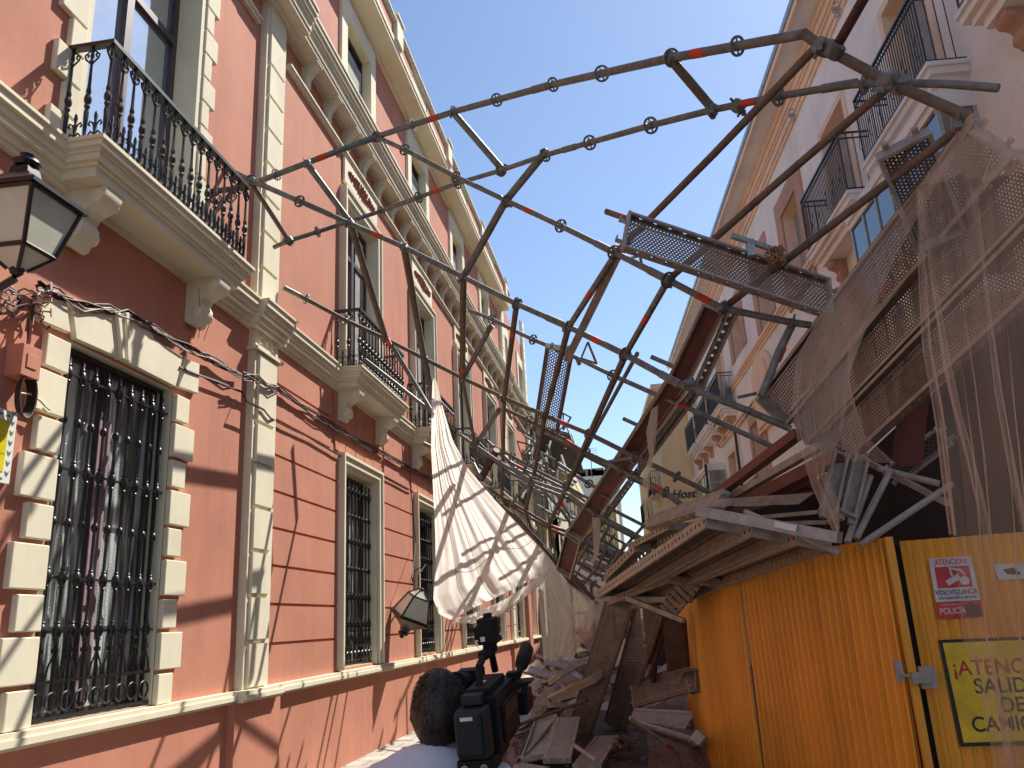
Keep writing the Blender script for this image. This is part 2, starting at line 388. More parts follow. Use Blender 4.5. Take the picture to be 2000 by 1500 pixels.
pk = empty('apartment_building', (-4.07, 16, 0), 'long salmon pink three storey building with cream mouldings along the left of the street', 'building')
def K(o): return keep(o, pk)
BAYS = [11.12+3.97*k for k in range(6)]        # left edge of each opening
U_END = 33.0
ops = [(5.23, 6.68, 1.25, 3.95, .22), (5.10, 6.70, 5.36, 8.6, .30)]
tops = []
for b in BAYS:
    if b+1.45 > U_END: continue
    ops.append((b, b+1.45, 1.28, 4.0, .24)); ops.append((b, b+1.45, 5.40, 8.25, .18))
    ops.append((b-.02, b+1.22, 10.5, 11.75, .25)); tops.append(b)
ops.append((5.2, 6.5, 10.5, 11.75, .25))
wm = wall_mesh(LF, -3, U_END, 0, 12.9, ops); wall = K(wm.build('wall', M['pink'])); [K(r_.build('window_reveal', M['cream'])) for r_ in wm.rv]
mb = MB(); mb.fbox(LF, -3, U_END, -9, -.6, 0, 12.9); mb.fbox(LF, U_END-.02, U_END, -.6, 0, 0, 12.9); K(mb.build('rear_wall', M['pink']))
# dado, rusticated courses
mb = MB(); mb.fbox(LF, 7.96, 9.0, 0, .10, 0, 1.13); mb.fbox(LF, 9.0, 25.9, 0, .03, 0, 1.13); mb.fbox(LF, 25.9, 26.9, 0, .12, 0, 1.13); mb.fbox(LF, 26.9, 29.4, 0, .03, 0, 1.13); mb.fbox(LF, 29.4, 30.2, 0, .16, 0, 5.1); mb.fbox(LF, 30.2, U_END, 0, .03, 0, 1.13)
mb.fbox(LF, -3, 7.96, 0, .02, 0, 1.13)
K(mb.build('dado', M['pink']))
gz = [1.24, 1.66, 2.08, 2.50, 2.92, 3.34, 3.76, 4.18, 4.62, 5.13]; GP = .016
mb = MB(); xs = [8.72]
for b in BAYS: xs += [b-.2, b+1.65]
xs.append(U_END)
for a, c in zip(gz, gz[1:]):
    a2 = a+GP*(a > 1.25); c2 = c-GP
    if c <= 4.19:
        for u0, u1 in zip(xs[0::2], xs[1::2]):
            if u1 > u0: mb.fbox(LF, u0, min(u1, U_END), 0, .022, a2, c2)
    else:
        for i, b in enumerate(BAYS[:-1]):
            L0 = 8.72 if i == 0 else BAYS[i-1]+1.95
            mb.fbox(LF, L0, b-.5, 0, .022, a2, c2)
for b in BAYS[:-1]:                                     # flat arch of splayed blocks over each ground window
    for k in range(5):
        m_ = b+.725; ub = [m_+(k+j-2.5)*.42 for j in (0, 1)]; ut = [m_+(k+j-2.5)*.48 for j in (0, 1)]
        q = [(ub[0]+.012, 4.215), (ub[1]-.012, 4.215), (ut[1]-.012, 5.11), (ut[0]+.012, 5.11)]
        mb.prism([LF.P(u, 0, z) for u, z in q], LF.n*.022)
K(mb.build('rusticated_course', M['pink']))
# sill course over the dado
mb = MB()
for p, a, b in ((.07, 1.13, 1.155), (.10, 1.155, 1.20), (.085, 1.20, 1.24)):
    mb.fbox(LF, -3, 8.02, 0, p, a, b); mb.fbox(LF, 8.02, 8.90, 0, p+.09, a, b); mb.fbox(LF, 8.90, 25.85, 0, p+.02, a, b); mb.fbox(LF, 25.85, 26.9, 0, p+.10, a, b); mb.fbox(LF, 26.9, 29.4, 0, p+.02, a, b); mb.fbox(LF, 30.2, U_END, 0, p+.02, a, b)
K(mb.build('sill_course', M['cream']))
# band moulding at first floor
mb = MB(); BND = ((.05, 5.05, 5.10), (.08, 5.10, 5.16), (.12, 5.16, 5.21), (.14, 5.21, 5.27), (.17, 5.27, 5.34), (.19, 5.34, 5.365))
for p, a, b in BND:
    mb.fbox(LF, -3, 8.02, 0, p, a, b); mb.fbox(LF, 8.02, 8.80, 0, p+.09, a, b); mb.fbox(LF, 8.80, 25.9, 0, p, a, b); mb.fbox(LF, 25.9, 26.8, 0, p+.09, a, b); mb.fbox(LF, 26.8, U_END, 0, p, a, b)
K(mb.build('string_course', M['cream']))
# pilasters
def pilaster(u0, u1, z0, z1, zcap=None, n0=None):
    mb = MB(); mb.fbox(LF, u0, u1, 0, .085, z0, z1)
    top = (zcap[0]-.03 if zcap else z1); z = z0+.02; hs = .46
    while z < top-.1:
        zz = min(z+hs-.045, top); mb.fbox(LF, u0+.07, u1-.07, .085, .115, z, zz); z += hs
    if zcap:
        a, b = zcap; mb.fbox(LF, u0-.05, u1+.05, .0, .14, a, a+.035); mb.fbox(LF, u0-.03, u1+.03, .0, .11, a+.035, a+.055)
        for k, r in ((-.17, .06), (0, .035), (.17, .06)):
            c = LF.P((u0+u1)/2+k, .086, (a+b)/2+.05)
            mb.ring_path([c+LF.n*.004+LF.u*math.cos(t)*r*1.1+Vector((0,0,1))*math.sin(t)*r for t in [j*math.pi/7 for j in range(15)]], .009, 5, False)
            mb.lathe(c, LF.n*.02, [(0, r*.45), (.7, r*.3), (1, .003)], 8)
    return K(mb.build('pilaster', M['cream']))
pilaster(8.12, 8.70, 1.24, 5.05, (4.80, 5.05)); pilaster(8.10, 8.66, 5.365, 9.62)
pilaster(26.0, 26.6, 1.24, 5.05, (4.80, 5.05)); pilaster(26.0, 26.6, 5.365, 9.62); pilaster(26.5, 27.2, 10.0, 13.2)
pilaster(32.3, 33.0, 5.365, 9.62); pilaster(32.3, 33.0, 10.0, 14.0)
# quoined surround of the near window and near balcony door
def blocks(name, parts, p=.05, parent=None, m=None):
    mb = MB()
    for u0, u1, z0, z1 in parts: mb.fbox(LF, u0, u1, 0, p, z0, z1)
    o = mb.build(name, m or M['cream'])
    bv = o.modifiers.new('b', 'BEVEL'); bv.width = .008; bv.segments = 2
    return K(o)
q = []; q2 = []; z = 1.245
for i in range(9):
    n_ = i % 2 == 0; h = .24 if n_ else .30
    q.append((6.685, 6.685+(.22 if n_ else .335), z, z+h)); q2.append((5.225-(.25 if n_ else .345), 5.225, z, z+h)); z += h+.033
blocks('quoin_surround', q); blocks('quoin_surround', q2)
mb = MB()
def onwall(poly, p=.05): mb.prism([Vector((-4.07, *LF_hit)) for LF_hit in [(LF.hit(x, y)[0], LF.hit(x, y)[1]) for x, y in poly]], LF.n*p)
onwall([(74,562),(117,578),(127,652),(64,626)]); onwall([(127,582),(211,612),(222,700),(137,663)])
onwall([(212,610),(219,612),(228,704),(222,702)], .08); onwall([(229,613),(236,612),(238,708),(233,706)], .08)
onwall([(219,614),(229,615),(233,704),(228,702)], .06)
onwall([(237,612),(282,634),(283,648),(290,650),(290,662),(348,697),(334,757),(240,709)]); onwall([(353,701),(381,712),(378,770),(339,756)])
o = mb.build('arch_block', M['cream']); bv = o.modifiers.new('b', 'BEVEL'); bv.width = .006; K(o)
q = []; q2 = []; z = 5.38
for i in range(12):
    wd = i % 2 == 0; h = .27; 
    q.append((6.78, 6.78+(.25 if wd else .15), z, z+h)); q2.append((5.03-(.30 if wd else .17), 5.03, z, z+h)); z += h+.02
blocks('quoin_surround', q); blocks('quoin_surround', q2)
mb = MB(); mb.fbox(LF, 6.70, 6.78, 0, .03, 5.38, 8.7); mb.fbox(LF, 5.03, 5.10, 0, .03, 5.38, 8.7); mb.fbox(LF, 5.03, 6.78, 0, .05, 8.62, 8.95); K(mb.build('door_frame', M['cream']))
# windows
def sash(fr, u0, u1, z0, z1, w, parent, m_glass, mull=1, trans=None, name='window', t=.055, mm=None, louvre=None):
    root = MB()
    frame_boxes(root, fr, u0+t, u1-t, z0+t, z1-t, t, w, w+.05, True)
    for k in range(mull):
        c = u0+(u1-u0)*(k+1)/(mull+1); root.fbox(fr, c-.05, c+.05, w, w+.06, z0+t, z1-t)
    if trans: root.fbox(fr, u0+t, u1-t, w-.002, w+.052, trans-.04, trans+.04)
    o = root.build(name, mm or M['mullion'], parent)
    g = MB(); g.fbox(fr, u0+.01, u1-.01, w-.012, w+.006, z0+.01, z1-.01); g.build('pane', m_glass, o)
    bk = MB(); bk.fbox(fr, u0, u1, w-.3, w-.28, z0, z1); bk.build('dark_room', M['dark'], o)
    return o
w1 = sash(LF, 5.23, 6.68, 1.25, 3.95, -.20, None, M['teal_glass'], 1); K(w1)
cu = MB(); cu.fbox(LF, 5.88, 6.03, -.135, -.125, 1.35, 3.5); cu.build('window_post', M['wood_pale'], w1)
grille(LF, 5.25, 6.66, 1.27, 3.86, 9, -.03, w1, [1.85, 2.22, 3.0, 3.72], res=9)
fb = MB(); frame_boxes(fb, LF, 5.265, 6.645, 1.27, 3.915, .03, -.10, -.085, True); fb.build('grille_frame', M['iron'], w1)
for i, b in enumerate(BAYS[:-1]):
    wn_ = sash(LF, b, b+1.45, 1.28, 4.0, -.22, None, M['teal_glass'] if i == 0 else M['glass'], 1); K(wn_)
    grille(LF, b+.01, b+1.44, 1.30, 3.92, 9, -.05, wn_, [1.84, 2.22, 3.0, 3.74], res=6 if i < 2 else 4)
    architrave(LF, b, b+1.45, 1.26, 4.0, .19, wn_)
    d = sash(LF, b, b+1.45, 5.40, 8.25, -.17, None, M['skyglass'], 1, 7.55, name='balcony_door', t=.06); K(d)
    architrave(LF, b, b+1.45, 5.37, 8.25, .2, d, 'door_frame')
    cu_m = MB(); cu_m.fbox(LF, b+.95, b+1.36, -.150, -.145, 5.5, 8.15); cu_m.build('grey_blind', M['shade'], d)
    pq = MB(); pq.fbox(LF, b-.12, b+1.57, 0, .045, 8.56, 9.02)
    po = pq.build('door_plaque', M['cream'], d); bv = po.modifiers.new('b', 'BEVEL'); bv.width = .03
    orn = MB(); rr = random.Random(i)
    for k in range(26):
        t = (k/25-.5); cu_ = b+.725+t*1.25; amp = .11*(1-abs(t)*1.6)+.02
        cz = 8.80+math.sin(k*2.3)*amp*.7
        orn.ring_path([LF.P(cu_+math.cos(s)*.045, .052, cz+math.sin(s)*.035) for s in [j*math.pi/4 for j in range(8)]], .011, 4)
        orn.ring_path([LF.P(cu_, .05, 8.80), LF.P(cu_+.02, .058, 8.80+amp*(1 if k % 2 else -1)), LF.P(cu_+.05, .05, 8.80+amp*1.2*(1 if k % 2 else -1))], [.012, .016, .004], 4)
    orn.build('relief_ornament', M['groove'], d)
d = sash(LF, 5.10, 6.70, 5.37, 8.6, -.28, None, M['skyglass'], 1, 7.75, name='balcony_door', t=.07); K(d)
for b in [5.2]+tops:
    e = b if b == 5.2 else b-.02
    tw = sash(LF, e, e+1.24, 10.5, 11.75, -.17, None, M['glass'], 0, name='window', t=.05); K(tw)
    sb = MB(); sb.fbox(LF, e+.10, e+1.14, -.115, -.105, 10.53, 11.45); sb.build('roller_blind', M['shade'], tw)
    fm = MB(); frame_boxes(fm, LF, e, e+1.24, 10.5, 11.75, .27, 0, .05, False, .38); fm.fbox(LF, e-.27, e+1.51, 0, .05, 10.0, 10.5); fm.fbox(LF, e-.08, e+1.32, .05, .10, 10.44, 10.50)
    fm.build('window_frame', M['cream'], tw)
# balconies
K(balcony(LF, 4.86, 7.18, 5.36, None, 15))
for i, b in enumerate(BAYS[:-1]): K(balcony(LF, b-.42, b+1.87, 5.36, None, 15 if i < 2 else 13))
# main cornice with brackets
mb = MB()
for p, a, b in ((.05, 9.02, 9.07), (.08, 9.07, 9.10)):
    mb.fbox(LF, -3, 7.98, 0, p, a, b); mb.fbox(LF, 8.85, 25.9, 0, p, a, b); mb.fbox(LF, 26.8, 32.2, 0, p, a, b)
for p, a, b in ((.10, 9.46, 9.50), (.26, 9.50, 9.56), (.28, 9.56, 9.66), (.31, 9.66, 9.71), (.34, 9.71, 9.78), (.37, 9.78, 9.85), (.39, 9.85, 9.89)):
    mb.fbox(LF, -3, 7.95, 0, p, a, b); mb.fbox(LF, 7.95, 8.85, 0, p+.07, a, b); mb.fbox(LF, 8.85, 25.9, 0, p, a, b); mb.fbox(LF, 25.9, 26.8, 0, p+.07, a, b); mb.fbox(LF, 26.8, U_END, 0, p, a, b)
K(mb.build('cornice', M['cream']))
u = 9.42
br = None
for s0, n_ in ((-2.0, 12), (9.42, 20), (27.2, 6)):
    for k in range(n_):
        if br is None:
            cb = MB(); fr0 = Frame((0,0,0), (0,1,0), (1,0,0)); prof = [(0,0),(.22,0),(.235,-.05),(.20,-.09),(.15,-.14),(.10,-.22),(.085,-.30),(.09,-.36),(.05,-.40),(0,-.40)]
            cb.prism([fr0.P(-.07, a, b) for a, b in prof], fr0.u*.14); cb.fbox(fr0, -.10, .10, 0, .25, -.035, 0)
            br = cb.build('cornice_bracket', M['cream']); c = br
        else: c = br.copy(); C.objects.link(c)
        c.parent = pk; c.location = LF.P(s0+.82*k, .001, 9.50) - pk.location
# crowning cornice and parapet
mb = MB()
mb.fbox(LF, -3, 26.7, 0, .40, 12.28, 12.36); mb.fbox(LF, -3, 26.7, 0, .06, 12.18, 12.28)
mb.fbox(LF, -3, 26.7, 0, .42, 12.36, 12.46); mb.fbox(LF, -3, 26.7, .0, .37, 12.46, 12.80); mb.fbox(LF, -3, 26.7, 0, .43, 12.80, 12.86); mb.fbox(LF, -3, 26.7, 0, .46, 12.86, 12.90)
K(mb.build('crown_cornice', M['cream']))
mb = MB(); up = -2.0
while up < 26:
    mb = MB(); mb.fbox(LF, up, up+3.1, .37, .385, 12.5, 12.77); up += 4.3; K(mb.build('parapet_panel', M['pink']))
mb = MB(); up = -3.2+.3
for k in range(8):
    uu = 4.6+4.3*(k-1)-.0
    if uu < 26.4: mb = MB(); mb.fbox(LF, uu-.55, uu-.15, .3, .47, 12.46, 12.98); mb.fbox(LF, uu-.59, uu-.11, .28, .50, 12.98, 13.03); K(mb.build('parapet_pedestal', M['cream']))

# ---- things fixed on the pink wall
def bundle(pts, n, spread, r, seed, mats):
    rr = random.Random(seed); out = []
    for k in range(n):
        ph = rr.random()*6.28; P_ = []
        m_ = len(pts)
        offs = (rr.uniform(-1,1)*spread, rr.uniform(-1,1)*spread)
        for i in range(m_-1):
            a, b = Vector(pts[i]), Vector(pts[i+1]); sub = max(2, int((b-a).length/.18))
            for j in range(sub):
                t = j/sub; p = a.lerp(b, t)
                sag = -.0*math.sin(math.pi*t)
                P_.append(p + Vector((abs(offs[0])*.7+abs(math.sin(ph+i*2+t*5))*spread*.4, rr.uniform(-.004,.004), offs[1]+math.sin(ph+(i+t)*3.1)*spread*.9+sag)))
        P_.append(Vector(pts[-1])+Vector((0,0,offs[1])))
        mb = MB(); mb.ring_path(P_, r*rr.uniform(.7,1.3), 5); out.append(mb)
    return out
cm_dark = mat('brown_cable', (.05, .022, .018), .6); cm_pink = mat('painted_cable', (.34, .16, .12), .7); cm_grey = mat('grey_cable', (.30, .27, .24), .6)
def wp(x, y, w_=.05): u_, z_ = LF.hit(x, y, w_); return LF.P(u_, w_, z_)
cab = empty('cable_bundle', wp(60, 570), 'thick tangle of brown and pink cables running along the pink wall below the near balcony', 'cable')
def addc(mbs, mats_, name='cable'):
    for i, m_ in enumerate(mbs): keep(m_.build(name, mats_[i % len(mats_)], None, True), cab)
main = [wp(*p) for p in ((70,558),(110,575),(160,598),(210,606),(245,612),(300,645),(360,678),(420,708),(472,736))]
addc(bundle(main, 10, .03, .009, 3, None), [cm_dark, cm_pink, cm_dark, cm_grey, cm_dark])
main2 = [wp(x, y, .13) for x, y in ((472,734),(500,742),(530,757))] + [wp(*p) for p in ((545,765),(600,800),(650,835),(700,862),(760,895),(830,930),(870,952))]
addc(bundle(main2, 7, .03, .009, 4, None), [cm_dark, cm_pink, cm_dark])
low = [wp(350,716),wp(400,738),wp(472,765)] + [wp(x, y, .13) for x, y in ((480,784),(515,800),(528,818))] + [wp(*p) for p in ((545,825),(600,853),(655,885),(720,915),(803,958))]
addc(bundle(low, 3, .008, .007, 5, None), [cm_dark])
dn = [wp(60,590),wp(55,640),wp(50,690)]
addc(bundle(dn, 4, .03, .012, 6, None), [cm_dark, cm_pink])
rr = random.Random(11); tang = []
for k in range(16):
    x, y = rr.uniform(5, 85), rr.uniform(555, 610); q_ = []
    for j in range(7): q_.append(wp(min(100, max(1, x)), y, .06+rr.random()*.08)); x += rr.uniform(-22, 22); y += rr.uniform(-12, 16)
    m_ = MB(); m_.ring_path(q_, .007, 5); tang.append(m_)
addc(tang, [cm_dark, cm_pink, cm_grey, cm_pink], 'loose_cable')
coil = MB()
for k in range(7):
    c = LF.P(*( (lambda h: (h[0], .07+.008*k, h[1]))(LF.hit(24, 775)) ))
    coil.ring_path([c+LF.u*math.cos(t)*(.055+.004*k)+Vector((0,0,1))*math.sin(t)*(.12+.006*k) for t in [j*math.pi/10 for j in range(21)]], .008, 5, False)
keep(coil.build('cable_coil', cm_dark, None, True), cab)
tail = MB(); tail.ring_path([wp(40,768,.08), wp(60,770,.09), wp(78,782,.09), wp(90,795,.08), wp(98,802,.08), wp(92,806,.08), wp(84,797,.08)], .008, 5)
tag(tail.build('wire_end', M['cream'], None, True), 'short cream cable end looped across the near window surround', 'cable')
hw = MB()
for x0, x1, y1 in ((388,388,660),(420,398,665)):
    hw.ring_path([wp(x0,563,.2), wp((x0+x1)/2+4, 620, .12), wp(x1, y1, .06)], .003, 4)
tag(hw.build('thin_wire', cm_dark), 'two thin dark wires dangling from under the near balcony', 'wire')
bx = MB(); h0 = LF.hit(42, 748); h1 = LF.hit(12, 690)
bx.fbox(LF, 4.66, 4.84, 0, .13, 3.50, 3.72); bx.fbox(LF, 4.70, 4.80, .13, .137, 3.56, 3.66)
o = bx.build('junction_box', M['pink']); bv = o.modifiers.new('b', 'BEVEL'); bv.width = .012
tag(o, 'pink painted junction box on the wall above a coil of cable', 'junction box')
# ceramic plaque at the frame edge
tp = empty('tile_plaque', LF.P(4.55, 0, 3.03), 'glazed tile plaque with yellow field and green leaf border under the cable coil', 'plaque')
mb = MB(); mb.fbox(LF, 4.28, 4.80, 0, .03, 2.79, 3.27); keep(mb.build('border_tiles', M['white']), tp)
mb = MB(); mb.fbox(LF, 4.35, 4.73, .03, .034, 2.86, 3.20); keep(mb.build('yellow_field', mat('yellow_glaze', (.75, .62, .02), .2)), tp)
mb = MB(); gmat = mat('green_glaze', (.10, .25, .06), .25)
for k in range(7):
    for s_ in (-1, 1):
        c = LF.P(4.765, .0325, 2.83+k*.068)
        mb.poly([c, c+LF.u*.012*s_+Vector((0,0,.02)), c+LF.u*.02*s_+Vector((0,0,.045)), c+LF.u*.003*s_+Vector((0,0,.03))])
for k in range(6):
    for zz in (2.815, 3.235):
        c = LF.P(4.37+k*.065, .0325, zz)
        mb.poly([c, c+LF.u*.02+Vector((0,0,.01)), c+LF.u*.045, c+LF.u*.02-Vector((0,0,.01))])
keep(mb.build('leaf_pattern', gmat), tp)
mb = MB()
for k in range(1, 3): mb.fbox(LF, 4.35, 4.73, .0345, .0352, 2.86+k*.115, 2.862+k*.115)
mb.fbox(LF, 4.60, 4.602, .0345, .0352, 2.86, 3.20); keep(mb.build('tile_joint', M['dark']), tp)

# ---- wall lanterns
def lantern(name, label, s=1.0):
    r = empty(name, (0,0,0), label, 'lantern')
    T, Bm, h = .25*s, .15*s, .36*s                          # half widths, body height
    fr_ = MB(); cs = [(-1,-1),(1,-1),(1,1),(-1,1)]
    for i in range(4):
        a, b = cs[i], cs[(i+1) % 4]
        fr_.tube((a[0]*T, a[1]*T, h), (a[0]*Bm, a[1]*Bm, 0), .016*s, 6)
        fr_.tube((a[0]*T, a[1]*T, h), (b[0]*T, b[1]*T, h), .016*s, 6); fr_.tube((a[0]*Bm, a[1]*Bm, 0), (b[0]*Bm, b[1]*Bm, 0), .016*s, 6)
        fr_.tube((a[0]*Bm, a[1]*Bm, 0), (a[0]*.04*s, a[1]*.04*s, -.12*s), .014*s, 6)
    fr_.lathe((0,0,-.17*s), (0,0,.06*s), [(0,.012*s),(.4,.04*s),(1,.05*s)], 10)
    fr_.build('lantern_frame', M['iron'], r)
    pm = MAT_PANE
    for i in range(4):
        a, b = cs[i], cs[(i+1) % 4]; g = MB()
        g.poly([(a[0]*T*.97, a[1]*T*.97, h), (b[0]*T*.97, b[1]*T*.97, h), (b[0]*Bm*.97, b[1]*Bm*.97, 0), (a[0]*Bm*.97, a[1]*Bm*.97, 0)])
        g.poly([(a[0]*Bm*.97, a[1]*Bm*.97, -.004), (b[0]*Bm*.97, b[1]*Bm*.97, -.004), (b[0]*.04*s, b[1]*.04*s, -.12*s), (a[0]*.04*s, a[1]*.04*s, -.12*s)])
        g.build('pane', pm, r, recalc=False)
    rf = MB(); E_ = T+.035*s
    ring = [(E_, h+.0), (E_, h+.03*s), (T*.55, h+.14*s), (.07*s, h+.20*s), (.06*s, h+.25*s)]
    rows = [[(a*c[0], a*c[1], z) for c in cs+[cs[0]]] for a, z in ring]; rf.grid(rows)
    rf.poly([(E_*c[0], E_*c[1], h+.002) for c in cs]); rf.poly([(.06*s*c[0], .06*s*c[1], h+.25*s) for c in cs])
    rf.build('lantern_roof', M['iron'], r)
    fi = MB(); fi.lathe((0,0,h+.25*s), (0,0,.13*s), [(0,.03*s),(.1,.075*s),(.3,.09*s),(.42,.085*s),(.5,.03*s),(.65,.035*s),(.8,.045*s),(1,.01*s)], 14); fi.build('finial', M['iron'], r, True)
    return r
MAT_PANE = mat('frosted_pane', (.66, .69, .58), .35, amt=.15, scale=3)
L1 = lantern('wall_lantern', 'large black square lantern with frosted panes under the near balcony at the left edge', .82)
c1 = pt(36, 494, 4.45)
L1.location = c1; L1.rotation_euler = (0, R_(3), math.atan2(-c1.y, -c1.x)-R_(45)+R_(6))
arm = MB(); wl_ = LF.P(c1.y+.05, 0, c1.z-.18)
arm.ring_path([wl_, wl_+Vector((.2,0,.0)), c1+Vector((-.1,0,-.2)), c1+Vector((0,0,-.15))], .022, 8); arm.lathe(wl_-Vector((0,0,0)), (.04,0,0), [(0,.10),(1,.08)], 12)
keep(arm.build('lantern_bracket', M['iron']), L1)
L2 = lantern('wall_lantern', 'black lantern knocked askew and hanging upside down on its cables beside the second grilled window', .95)
c2 = pt(818, 1166, 13.3)
L2.location = c2; L2.rotation_euler = (R_(198), R_(20), R_(40))
arm = MB(); a0 = wp(803, 1150, .0)
arm.ring_path([a0, a0+Vector((.05,0,.3)), a0+Vector((.25,.1,.42)), c2+Vector((0,0,.35)), c2+Vector((0,0,.1))], .012, 6)
arm.ring_path([wp(803,960,.03), wp(812,1060,.1), c2+Vector((-.1,0,.3))], .008, 5)
tag(arm.build('hanging_cable', M['iron']), 'bent black arm and cable holding the askew lantern', 'cable')
# ================================================================== RIGHT: cream building
rb = empty('residential_building', RFR.P(20, 0, 0), 'cream building with peach mouldings and black barred balconies rising on the right behind the scaffold', 'building')
def KR(o): return keep(o, rb)
S_END = 36.5
rops = []
doors = [(10.3, 11.6), (13.7, 15.0)]
for a, b in doors: rops.append((a, b, 8.3, 10.6, .35))
frames = [(17.0, 18.3, 8.35, 10.6), (20.4, 21.5, 8.9, 10.6), (23.9, 25.3, 9.25, 10.6)]
for f in frames: rops.append((*f, .35))
for s0 in (27.3, 30.5, 33.6): rops.append((s0, s0+1.15, 8.2, 10.5, .35))
for s0 in (27.0, 30.4, 33.6): rops.append((s0, s0+1.2, 4.6, 6.75, .35))
rops += [(22.9, 24.3, 4.3, 6.9, .35), (13.7, 15.0, 4.6, 7.2, .35), (17.2, 18.4, 4.6, 7.2, .35), (6.0, 7.3, 8.3, 10.6, .35)]
wm = wall_mesh(RFR, -4, S_END, 0, 12.5, rops); KR(wm.build('wall', M['rcream'])); [KR(r_.build('window_reveal', M['rpeach'])) for r_ in wm.rv]
mb = MB(); mb.fbox(RFR, -4, S_END, -10, -.7, 0, 12.5); mb.fbox(RFR, S_END-.02, S_END, -.7, 0, 0, 12.5); mb.fbox(RFR, -4, -3.98, -.7, 0, 0, 12.5); KR(mb.build('rear_wall', M['rcream']))
# eave: soffit, gutter edge and stepped cornice
mb = MB(); mb.fbox(RFR, -4, S_END, 0, .60, 12.44, 12.56); KR(mb.build('eave_soffit', M['rgrey']))
mb = MB(); mb.fbox(RFR, -4, S_END, .60, .66, 12.40, 12.66); mb.fbox(RFR, -4, S_END, .0, .64, 12.57, 12.63); KR(mb.build('roof_edge', M['rpeach']))
mb = MB(); mb.fbox(RFR, -4, S_END, .665, .70, 12.52, 12.64); KR(mb.build('gutter', M['bluesteel']))
mb = MB()
for p, a, b in ((.05, 11.86, 11.95), (.09, 11.95, 12.10), (.13, 12.10, 12.16), (.17, 12.16, 12.30), (.22, 12.30, 12.439)): mb.fbox(RFR, -4, S_END, 0, p, a, b)
KR(mb.build('cornice', M['rpeach']))
mb = MB(); mb.prism([RFR.P(-4, .66, 12.66), RFR.P(-4, -5, 14.6), RFR.P(-4, -10, 12.66)], RFR.u*(S_END+4)); KR(mb.build('roof', mat('clay_roof', (.30,.13,.08), .9)))
mb = MB()
for p, a, b in ((.05, 8.52, 8.60), (.09, 8.60, 8.66), (.13, 8.66, 8.74), (.06, 8.74, 8.82)): mb.fbox(RFR, 16.2, 26.7, 0, p, a, b)
mb.fbox(RFR, 22.4, 29.3, 0, .08, 7.30, 7.40); mb.fbox(RFR, 22.4, 29.3, 0, .13, 7.40, 7.46)
KR(mb.build('string_course', M['rpeach']))
def rwin(u0, u1, z0, z1, t=.42, m='rterra', trim=True, blind=True, top=None):
    o = sash(RFR, u0, u1, z0, z1, -.32, None, M['glass'], 1, None, 'window', .05, M['white']); KR(o)
    if blind:
        b = MB(); b.fbox(RFR, u0+.06, u1-.06, -.26, -.245, z0+(z1-z0)*.35, z1-.06); b.build('roller_blind', M['shade'], o)
    if trim:
        f = MB(); frame_boxes(f, RFR, u0, u1, z0, z1, t, 0, .05, False, top); f.build('window_frame', M[m], o)
    return o
for a, b in doors: rwin(a, b, 8.3, 10.6, .0, trim=False)
for a, b in doors:
    f = MB(); frame_boxes(f, RFR, a, b, 8.3, 10.6, .14, 0, .03); KR(f.build('door_frame', M['rpeach']))
for f in frames: rwin(*f, t=.45)
for s0 in (27.3, 30.5, 33.6): rwin(s0, s0+1.15, 8.2, 10.5, .16, 'rpeach')
for s0 in (27.0, 30.4, 33.6): rwin(s0, s0+1.2, 4.6, 6.75, .14, 'rpeach')
rwin(22.9, 24.3, 4.3, 6.9, .3, 'rterra'); rwin(13.7, 15.0, 4.6, 7.2, .3); rwin(17.2, 18.4, 4.6, 7.2, .3); rwin(6.0, 7.3, 8.3, 10.6, .3)
